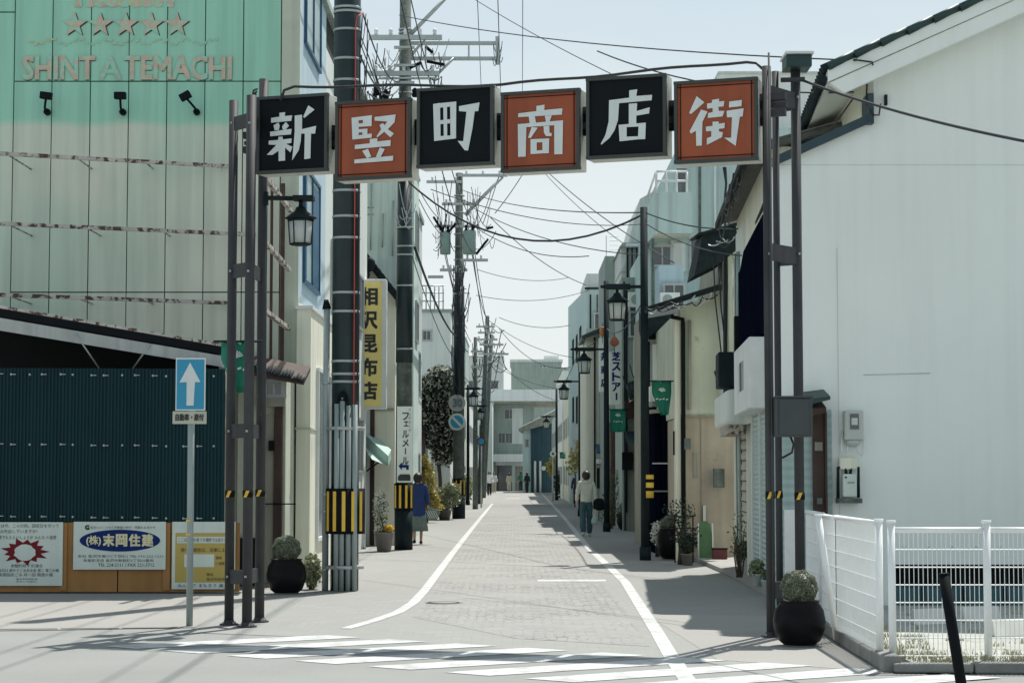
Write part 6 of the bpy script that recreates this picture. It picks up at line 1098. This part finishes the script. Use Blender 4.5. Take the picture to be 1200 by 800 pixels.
# small meter cabinets / clutter under the sign of R1
# ------------------------------------------------------------------ people
def person(label, loc, H, face, top, bottom, shoes, hair=m_hair, skirt=False, step=.28, bag=None, coat=False, fingers=True, lean=0):
    t = thing('person', loc, label, 'person'); loc = V(loc); k = H / 1.7; cf, sf = cos(face), sin(face)
    def T(x, y, z): return loc + V((x * cf - y * sf, x * sf + y * cf, z)) * k            # y = forward of the body
    def skin(name, chains, mat, sub=2, parent=t):
        vs = []; es = []; rs = []; idx = {}
        for ch in chains:
            pi_ = None
            for (p, r) in ch:
                key = (round(p[0], 4), round(p[1], 4), round(p[2], 4))
                if key not in idx: idx[key] = len(vs); vs.append(tuple(T(*p) - loc)); rs.append(r if isinstance(r, tuple) else (r, r))
                i = idx[key]
                if pi_ is not None and pi_ != i: es.append((pi_, i))
                pi_ = i
        me = bpy.data.meshes.new(name); me.from_pydata(vs, es, []); me.materials.append(mat); o = bpy.data.objects.new(name, me); link(o, parent)
        md = o.modifiers.new('skin', 'SKIN'); md.use_smooth_shade = True; sv = me.skin_vertices[0].data
        for i, r in enumerate(rs): sv[i].radius = (r[0] * k, r[1] * k)
        sv[0].use_root = True; m2 = o.modifiers.new('sub', 'SUBSURF'); m2.levels = sub; m2.render_levels = sub
        if name in ('jacket', 'trousers'):
            tx = bpy.data.textures.get('folds') or bpy.data.textures.new('folds', 'CLOUDS'); tx.noise_scale = .09; d_ = o.modifiers.new('folds', 'DISPLACE'); d_.texture = tx; d_.strength = .045 * k; d_.mid_level = .5
        return o
    pel, wst, chs, nk, hd_ = (0, 0, .93), (0, .01, 1.08), (0, .01 + lean, 1.30), (0, .0 + lean, 1.46), (0, .02 + lean, 1.60)
    sh_ = lambda s: (s * .17, lean, 1.39); el = lambda s: (s * .23, -.03 + .04 * s * (1 if step else 0), 1.13); wr = lambda s: (s * .25, .06 - .06 * s, .89)
    hip = lambda s: (s * .085, 0, .88); kn = lambda s: (s * .09, step * .35 * s + .03, .49); ak = lambda s: (s * .085, step * s - .02, .09 + (.04 if s < 0 and step else 0)); toe = lambda s: (s * .09, step * s + .14, .035)
    body = [[(pel, .11), (wst, .10), (chs, (.14, .10)), (nk, .05), ((0, .01 + lean, 1.53), .062), (hd_, (.078, .09)), ((0, .01 + lean, 1.68), .06)]]
    for s in (-1, 1):
        body.append([(chs, (.14, .10)), (sh_(s), .052), (el(s), .038), (wr(s), .026)])
        w_ = V(wr(s)); pm_ = w_ + V((s * .005, .01, -.07)); body.append([(tuple(w_), .026), (tuple(pm_), (.036, .016))])
        if fingers:
            for f in range(4): a_ = pm_ + V((0, -.024 + f * .016, -.03)); b_ = a_ + V((-s * .004, .004, -.032)); c_ = b_ + V((-s * .014, .004, -.024 + abs(f - 1.5) * .005)); body.append([(tuple(pm_), (.036, .016)), (tuple(a_), .0085), (tuple(b_), .008), (tuple(c_), .007)])
            a_ = w_ + V((-s * .005, .035, -.045)); body.append([(tuple(pm_), (.036, .016)), (tuple(a_), .010), (tuple(a_ + V((-s * .01, .012, -.03))), .008)])
        body.append([(pel, .11), (hip(s), .082), (kn(s), .052), (ak(s), .034), (toe(s), (.035, .024))])
    body.append([(hd_, (.078, .09)), ((0, .115 + lean, 1.595), .014)])
    skin('body', body, m_skin)
    hem = .82 if not coat else .55
    cl = [[((0, 0, hem), (.185, .15) if not coat else (.24, .19)), (wst, (.165, .125)), (chs, (.185, .135)), ((0, lean, 1.44), (.10, .085)), ((0, lean, 1.50), (.075, .07))]]
    for s in (-1, 1): cl.append([(chs, (.185, .135)), (sh_(s), .075), (el(s), .064), ((wr(s)[0] - s * .003, wr(s)[1] - .01, wr(s)[2] + .04), .05)])
    skin('jacket', cl, top)
    if skirt:
        prof = [(.13, .95), (.18, .8), (.22, .6), (.26, .32), (.25, .32), (.15, .8)]
        mb = MB(); c0 = loc; n_ = 28; vs = [T(r * cos(2 * pi * j / n_) * (1 + .05 * sin(j * 5) * (z < .7)), r * .8 * sin(2 * pi * j / n_) + .02, z) for r, z in prof for j in range(n_)]
        mb.add(vs, [(i * n_ + j, i * n_ + (j + 1) % n_, (i + 1) * n_ + (j + 1) % n_, (i + 1) * n_ + j) for i in range(len(prof) - 1) for j in range(n_)], True).build('skirt', bottom, t)
    else:
        tr_ = [[((0, 0, 1.02), (.14, .11)), (pel, (.155, .13))]]
        for s in (-1, 1): tr_.append([(pel, (.145, .12)), (hip(s), .105), (kn(s), .088), ((ak(s)[0], ak(s)[1], ak(s)[2] - .03), .082)])
        skin('trousers', tr_, bottom)
    for s in (-1, 1):
        a_, b_ = V(ak(s)), V(toe(s)); skin('shoe', [[((a_.x, a_.y - .05, .045 + a_.z - .09), .042), ((a_.x, a_.y + .03, .045 + (a_.z - .09) * .7), .045), (tuple(b_ + V((0, 0, .008))), (.045, .03))]], shoes)
    # face details
    for s in (-1, 1):
        e = T(s * .032, .09 + lean, 1.615); MB().ball(e, .012 * k, n=8, m=6).build('eye', m_ink, t); e = T(s * .084, .015 + lean, 1.60); MB().ball(e, .016 * k, .02 * k, .028 * k, 8, 6).build('ear', m_skin, t)
    MB().ball(T(0, .098 + lean, 1.553), .022 * k, .008 * k, .006 * k, 8, 6).build('mouth', M('lips', (.32, .13, .11)), t)
    vs = []; n_, m_ = 18, 10; rnd = random.Random(int(H * 1000))
    for i in range(m_ + 1):
        th_ = pi * .80 * i / m_
        for j in range(n_): ph = 2 * pi * j / n_; back = -sin(ph); ex = 1 + .06 * rnd.random(); tt = th_ * (1.0 if back > -.2 else .48); vs.append(T(sin(tt) * cos(ph) * .112 * ex, sin(tt) * sin(ph) * .118 * ex + lean - .004, 1.60 + cos(tt) * .128 * ex))
    MB().add(vs, [(i * n_ + j, i * n_ + (j + 1) % n_, (i + 1) * n_ + (j + 1) % n_, (i + 1) * n_ + j) for i in range(m_) for j in range(n_)] + [tuple(reversed(range(n_)))], True).build('hair', hair, t)
    return t, T
m_hood = M('oatmeal_fleece', (.60, .60, .52), .95, .1, 12, bump=.3); m_jean = M('teal_denim', (.045, .10, .125), .9, .2, 8); m_shw = M('white_shoes', (.55, .55, .53), .7, .1, 5); m_bl = M('blue_coat', (.02, .05, .17), .85, .15, 8); m_gsk = M('grey_pleats', (.16, .21, .20), .9, .15, 10); m_shirt = M('white_shirt', (.75, .77, .77), .8, .05, 6); m_blk = M('black_trousers', (.02, .022, .025), .85, .2, 6); m_tan = M('tan_cloth', (.50, .46, .36), .9, .1, 6); m_dgr = M('green_jumper', (.04, .14, .10), .9, .1, 6)
mg = G(687, 628); t, T = person('person in an oatmeal hooded jumper and teal trousers walking away', mg, 1.66, 0, m_hood, m_jean, m_shw, step=.16)
skb = MB(); skb.lathe(T(0, -.055, 1.42), [(.12 * .97, -.03), (.14 * .97, .0), (.13 * .97, .035), (.09, .05), (.07, .03)], 18, 1, .62).build('hood', m_hood, t)
b1 = thing('shoulder_bag', T(.36, 0, .72), 'black bag hanging at the right side of the walker', 'bag'); MB().lathe(T(.34, -.02, .68), [(.10, 0), (.15, .05), (.155, .2), (.10, .3), (.03, .31)], 14, 1, .6).build('pouch', m_black, b1); tb('strap', m_black, b1, [T(.26, -.02, .9), T(.32, -.02, .99), T(.38, -.02, .9)], .012, 6)
b2 = thing('plastic_bag', T(.2, -.05, .3), 'small pale plastic bag beside the walker lower leg', 'bag'); MB().lathe(T(.215, -.08, .30), [(.02, 0), (.075, .03), (.085, .12), (.05, .2), (.02, .23)], 12, 1, .6).build('sack', M('pale_plastic', (.55, .68, .66), .4, .1, 10, trans=.3), b2); tb('handle', m_white, b2, [T(.215, -.08, .5), T(.24, -.08, .7), T(.25, -.05, .84)], .008, 5)
mg = G(489.5, 637.5); t, T = person('person in a navy blue coat and grey skirt half behind the second pole', mg, 1.6, .1, m_bl, m_gsk, m_blk, skirt=True, coat=True, step=.12)
b3 = thing('striped_bag', T(.33, 0, .5), 'striped grey shopping bag carried by the person in blue', 'bag'); c = T(.36, 0, .72); MB().obox(c, (.13, 0, -.03), (.035, .0, .12), (0, .04, 0)).build('pouch', m_gsk, b3, bev=.01)
st = MB()
for k in range(5): st.obox(c + V((.05 * (k - 2), -.043, 0)), (.008, 0, .0), (-.05, 0, .09), (0, .002, 0))
st.build('stripes', m_white2, b3); tb('strap', m_gsk, b3, [T(.26, 0, .9), T(.34, 0, .9), c + V((0, 0, .1))], .01, 5)
Yp = 126.0
def far_person(label, px, pyb, H, face, *a, **k): return person(label, G(px, pyb), H, face, *a, fingers=False, **k)
far_person('person in white shirt and black trousers walking nearer on the left', 573.5, 580.5, 1.75, pi, m_shirt, m_blk, m_blk, step=.2)
far_person('person in pale shirt and tan trousers beside the white shirted one', 579, 577.5, 1.7, pi, m_shirt, m_tan, m_blk, step=.15)
far_person('person in a beige coat in front of the end building doorway', 596.5, 575.6, 1.65, 0, m_tan, m_tan, m_blk, coat=True, step=.1)
far_person('person in a dark green top at the far end of the street', 610.5, 575.6, 1.8, 0, m_dgr, m_blk, m_blk, step=.1)
far_person('person in dark clothes farthest right near the dark teal house', 617.5, 577.5, 1.7, .4, m_blk, m_blk, m_blk, step=.1)
far_person('person in dark clothes standing behind the walker near the bushes', 676, 594, 1.65, 0, M('dark_violet', (.05, .05, .08), .9, .1, 5), m_blk, m_blk, coat=True, step=.08)

# ------------------------------------------------------------------ cables
wire(P(468, 18, 42.4), P(1003, 71, 23), .15, 'long thin cable from the second pole to the white gable', .010)
wire(P(473, 208, 42.4), P(756, 250, 37.3), .9, 'heavy sagging cable from the second pole to the nearest lamp post', .022)
wire(P(540, 222, 71.8), P(756, 249, 37.3), .25, 'cable from the transformer pole to the nearest lamp post', .013)
wire(P(756, 249, 37.3), P(868, 268, 33), .1, 'short cable from the nearest lamp post to the shuttered shop', .013)
wire(P(940, 94, 20.1), P(1215, 168, 15), .05, 'thick black cable in front of the white gable wall', .014)
wire(P(868, 262, 33), P(1000, 115, 23.3), .15, 'cable climbing from the shuttered shop to the gable soffit', .010)
wire(P(538, -12, 60), P(740, 98, 45), .1, 'diagonal cable crossing the sky above the red sign', .012)
wire(P(640, 200, 60), P(790, 308, 45), .15, 'diagonal cable dropping to the balcony building', .014)
wire(P(632, 196, 70), P(752, 300, 60), .2, 'fainter diagonal cable beside the balcony building', .012)
wire(P(575, 350 - 95, 71.8), P(687, 334, 82), .3, 'cable from the transformers down to the pale teal office', .016)
wire(P(560, 316, 71.8), P(667, 325, 82), .25, 'level thin cable below the transformers', .012)
wire(P(558, 346, 71.8), P(690, 340, 82), .3, 'lowest level cable crossing to the pale teal office', .012)
wire(P(585, 372, 107), P(668, 381, 104), .3, 'faint cable over the far street', .016)
wire(P(585, 385, 107), P(668, 430, 104), .7, 'sagging cable over the big grey block', .018)
wire((.05, 6, 11), P(612, 160, 75), .3, 'near vertical cable over the fourth sign', .010)
wire((-.25, 6, 9.5), P(590, 205, 71.8), .2, 'near vertical cable over the gap between the third and fourth signs', .010)
wire((-.42, 8, 10), P(566, 150, 71.8), .2, 'near vertical cable over the third sign', .010)
for k, (h, dx) in enumerate(((10.6, -.8), (10.6, .4), (9.9, -.6), (9.3, .5))):
    wire((p1.x + dx, 20, h + .6), (p2.x + dx, 42.3, h), .3, ['outermost high cable reaching the second pole', 'inner high cable reaching the second pole', 'middle cable reaching the second pole', 'lowest cable reaching the second pole'][k], .012)
    wire((p2.x + dx, 42.4, h), (p3.x + dx, 71.8, h + .3), .5, ['outermost high cable between second and third poles', 'inner high cable between second and third poles', 'middle cable between second and third poles', 'lowest cable between second and third poles'][k], .014)
    wire((p3.x + dx, 71.8, h + .3), (-1.8 + dx, 107, h - 1.2), .6, ['outermost cable between third and fourth poles', 'inner high cable between third and fourth poles', 'middle cable between third and fourth poles', 'lowest cable between third and fourth poles'][k], .018)
wire(P(486, 290, 42.4), P(535, 395, 71.8), .3, 'twisted cable running down from the second pole to the third', .03)
wire(P(420, 60, 27.7), P(470, 100, 42.4), .4, 'slack cable between the first and second poles', .014)
wire(P(425, 15, 27.7), P(468, 95, 42.4), .3, 'cable from the red tube to the second pole', .012)
wire(P(548, 262, 71.8), P(570, 372, 107), .6, 'looping cable from the transformers to the fourth pole', .02)
wire(P(711, 385, 55.7), P(757, 345, 37.3), .35, 'sagging cable between the first two right lamp posts', .014)
wire(P(680, 400, 75.6), P(711, 372, 55.7), .45, 'sagging cable between the second and third right lamp posts', .014)

shrub('twiggy_plant', 'dark twiggy plants on a rack behind the big dark pot', G(797, 661), [((0, 0, .9), (.3, .12, .28)), ((.1, 0, .55), (.3, .12, .2))], lf_dark, 420, .03, 14, 41)
shrub('wall_creeper', 'thin climbing plant beside the slim lamp pole shop front', G(716, 619), [((.1, 0, 1.3), (.25, .15, .5)), ((0, 0, .5), (.35, .2, .35))], lf_mid, 500, .04, 8, 42)
for k, (a, b, sag, l) in enumerate((((585, 205, 71.8), (566, 262, 72.5), .05, 'thin stay wire under the third sign'), ((612, 205, 71.8), (580, 250, 72.5), .05, 'second thin stay wire under the fourth sign'),
    ((505, 222, 42.4), (760, 262, 50), .3, 'faint cable just above the heavy sagging one'), ((545, 238, 71.8), (800, 300, 50), .5, 'faint long cable to the balcony building'),
    ((551, 262, 71.8), (690, 300, 60), .4, 'fine cable from the transformers towards the window building'), ((571, 374, 107), (690, 420, 100), .5, 'fine cable from the fourth pole to the right side'),
    ((560, 395, 107), (655, 470, 120), .6, 'fine low cable over the end building'), ((575, 425, 130), (655, 455, 120), .3, 'fine cable just above the roof band of the end building'),
    ((536, 430, 71.8), (575, 470, 110), .2, 'slack cable left of the end building'), ((483, 300, 42.4), (533, 420, 71.8), .3, 'dark cable beside the twisted one on the left'),
    ((430, 108, 30), (466, 118, 42.4), .1, 'short cable bundle left of the second pole'), ((700, 60, 30), (1000, 108, 23.4), .2, 'thin cable to the gable passing over the last sign'),
    ((757, 262, 37.3), (885, 300, 31), .15, 'second short cable from the nearest lamp post to the shuttered shop'), ((652, 452, 122), (680, 405, 75.6), .5, 'sagging cable between the far right lamp posts'))):
    wire(P(*a), P(*b), sag, l, .011 if a[2] < 60 else .015)
for k in range(5):                                     # wall studs and stains as real little fittings on the white wall
    p = g(1060 + k * 28, 640, YG - .012); MB().ball(p, .012, .008, .012, 6, 4).build('wall_plug', m_lgrey, wb)
bx('wall_notice', m_conc, wb, g(955, 585).x, g(961, 585).x, YG - .165, YG - .155, g(955, 590).z, g(955, 583).z)

u2 = [o for o in bpy.data.objects if o.name.startswith('utility_pole') and 'second' in o.get('label', '')][0]; u3 = [o for o in bpy.data.objects if o.name.startswith('utility_pole') and 'third' in o.get('label', '')][0]; u1 = [o for o in bpy.data.objects if o.name.startswith('utility_pole') and 'nearest' in o.get('label', '')][0]
tangle(u2, 430, 92, 475, 122, 42.0, 14, .011, seed=61); tangle(u2, 436, 52, 470, 95, 42.0, 8, .009, mat=m_steel, seed=62); tangle(u2, 500, 90, 520, 104, 42.1, 8, .010, seed=63); tangle(u2, 484, 45, 530, 70, 42.2, 6, .008, mat=m_steel, seed=64)
tangle(u3, 506, 215, 534, 310, 71.4, 6, .012, seed=65); tangle(u3, 541, 210, 575, 300, 71.4, 7, .012, mat=m_steel, seed=66); tangle(u3, 528, 305, 548, 470, 71.3, 14, .014, seed=67); tangle(u1, 418, 12, 432, 110, 27.4, 6, .007, seed=68)
for y in (58, 79, 99): crossarm(u2, p2, PX(462, 42.3, 100), PX(486, 42.3, 100), PZ(y, 42.4), .025, 0, -.2)
ps_ = [(441, 112), (452, 116), (486, 114), (521, 113)]
for x, y in ps_: MB().lathe(P(x, y, 42.0), [(.05, 0), (.07, .05), (.05, .1), (.07, .15), (.02, .2)], 8).build('insulator', m_black, u2)
# rack with planters, crates and clutter along the right shops
rk = thing('plant_rack', G(800, 664), 'low black rack of seedlings and trellis against the brown wall', 'rack'); Yk = G(800, 664).y
for x in (791, 812): tb('upright', m_black, rk, [V((PX(x, Yk, 640), Yk, .07)), V((PX(x, Yk, 600), Yk, PZ(603, Yk)))], .012, 6)
for y in (604, 618, 634): bx('shelf', m_dark, rk, PX(790, Yk), PX(813, Yk), Yk - .1, Yk + .08, PZ(y, Yk) - .015, PZ(y, Yk))
ex = thing('red_box', G(846, 655, .07), 'dark red box low beside the beige shutter', 'box'); c = G(846, 655, .07); bx('body', M('dark_red_box', (.10, .015, .02), .6), ex, c.x - .16, c.x + .1, c.y, c.y + .2, .07, .25, bev=.01); bx('lid', m_black, ex, c.x - .17, c.x + .11, c.y - .01, c.y + .21, .25, .27)

# clutter fixed to the street buildings on both sides: outdoor units, meters, vents, small awnings, pipes
def outdoor_unit(par, x, y, Y, k=1.0):
    c = P(x, y, Y); w_, h_ = .40 * k, .28 * k
    o = MB().box(c.x - w_, c.x + w_, Y - .32, Y - .04, c.z - h_, c.z + h_).build('outdoor_unit', m_white2, par, bev=.015)
    q = MB(); n_ = 16
    q.prism([(c.x - .1 * k + cos(2 * pi * i / n_) * .2 * k, Y - .322, c.z + sin(2 * pi * i / n_) * .2 * k) for i in range(n_)], (0, -.008, 0)).build('fan_grille', m_grey, o)
    MB().box(c.x - w_, c.x - w_ + .05, Y - .3, Y - .05, c.z - h_ - .12, c.z - h_).box(c.x + w_ - .05, c.x + w_, Y - .3, Y - .05, c.z - h_ - .12, c.z - h_).build('bracket', m_steel, par)
def small_awning(par, x0, x1, y, Y, mat, d=.7):
    a, b = P(x0, y, Y), P(x1, y, Y); MB().prism([(a.x, Y, a.z), (a.x, Y - d, a.z - .28), (a.x, Y - d, a.z - .34), (a.x, Y, a.z - .06)], (b.x - a.x, 0, 0)).build('awning', mat, par)
for par, x, y, Y, k in ((r9, 748, 352, 56.4, .75), (r5, 784, 352, 48.3, .6), (r4, 773, 462, 43.4, .6)): outdoor_unit(par, x, y, Y, k)
for par, x0, x1, y, Y, m_ in ((r9, 733, 745, 505, 56.3, m_gutter), (r8, 698, 712, 520, 68.7, m_bluef), (r4, 758, 768, 520, 43.2, m_tile)): small_awning(par, x0, x1, y, Y, m_)
for par, x, y0, y1, Y, m_ in ((r9, 734, 340, 600, 56.4, m_dark), (r9, 757, 330, 450, 56.4, m_conc), (r8, 697, 395, 590, 68.8, m_dark), (r8, 727, 390, 500, 68.8, m_dark), (r6, 753, 290, 400, 59.8, m_dark), (r5, 820, 160, 300, 49.9, m_conc), (r5, 838, 160, 300, 49.9, m_white), (r5, 765, 280, 420, 48.3, m_conc), (r4, 760, 400, 560, 43.4, m_dark), (r4, 795, 380, 480, 43.4, m_conc), (r2, 808, 375, 480, 36.9, m_beige2), (r7, 700, 345, 470, 81.9, m_conc), (r7, 692, 345, 520, 81.9, m_dark)):
    tb('wall_pipe', m_, par, [P(x, y0, Y), P(x, y1, Y)], .035, 6)
for par, x, y, w_, h_, Y in ((r5, 790, 350, .5, .7, 48.4), (r5, 776, 300, .5, .5, 49.9), (r6, 735, 370, .5, .8, 59.9), (r7, 705, 380, .6, .9, 81.9), (r7, 696, 430, .6, .9, 81.9), (r9, 747, 380, .45, .7, 56.4), (r4, 782, 390, .3, .25, 43.5), (r2, 838, 400, .01, .01, 36.99)):
    if w_ > .1: window(par, (PX(x, Y, y), Y - .003, PZ(y, Y)), (1, 0, 0), (0, 0, 1), w_, h_)
for par, x, y, w_, h_, Y, m_ in ((r9, 739, 480, .35, .5, 56.3, m_brown), (r9, 735, 540, .3, .5, 56.3, m_black), (r8, 706, 560, .4, .7, 68.6, m_gap), (r4, 764, 490, .25, .5, 43.3, m_black), (r2, 842, 560, .2, .35, 36.9, m_conc), (r2, 805, 520, .12, .2, 36.95, m_conc)):
    c = P(x, y, Y); bx('wall_box', m_, par, c.x - w_ / 2, c.x + w_ / 2, Y - .12, Y, c.z - h_ / 2, c.z + h_ / 2)
for k in range(7):
    a = P(730 + k * 8, 440 - k * 13, 50 - k); b = P(742 + k * 9, 452 - k * 13, 50 - k); wire(a, b, .25, ['lowest', 'second lowest', 'third', 'middle', 'fifth', 'second highest', 'highest'][k] + ' short drooping cable along the right-hand eaves', .014)
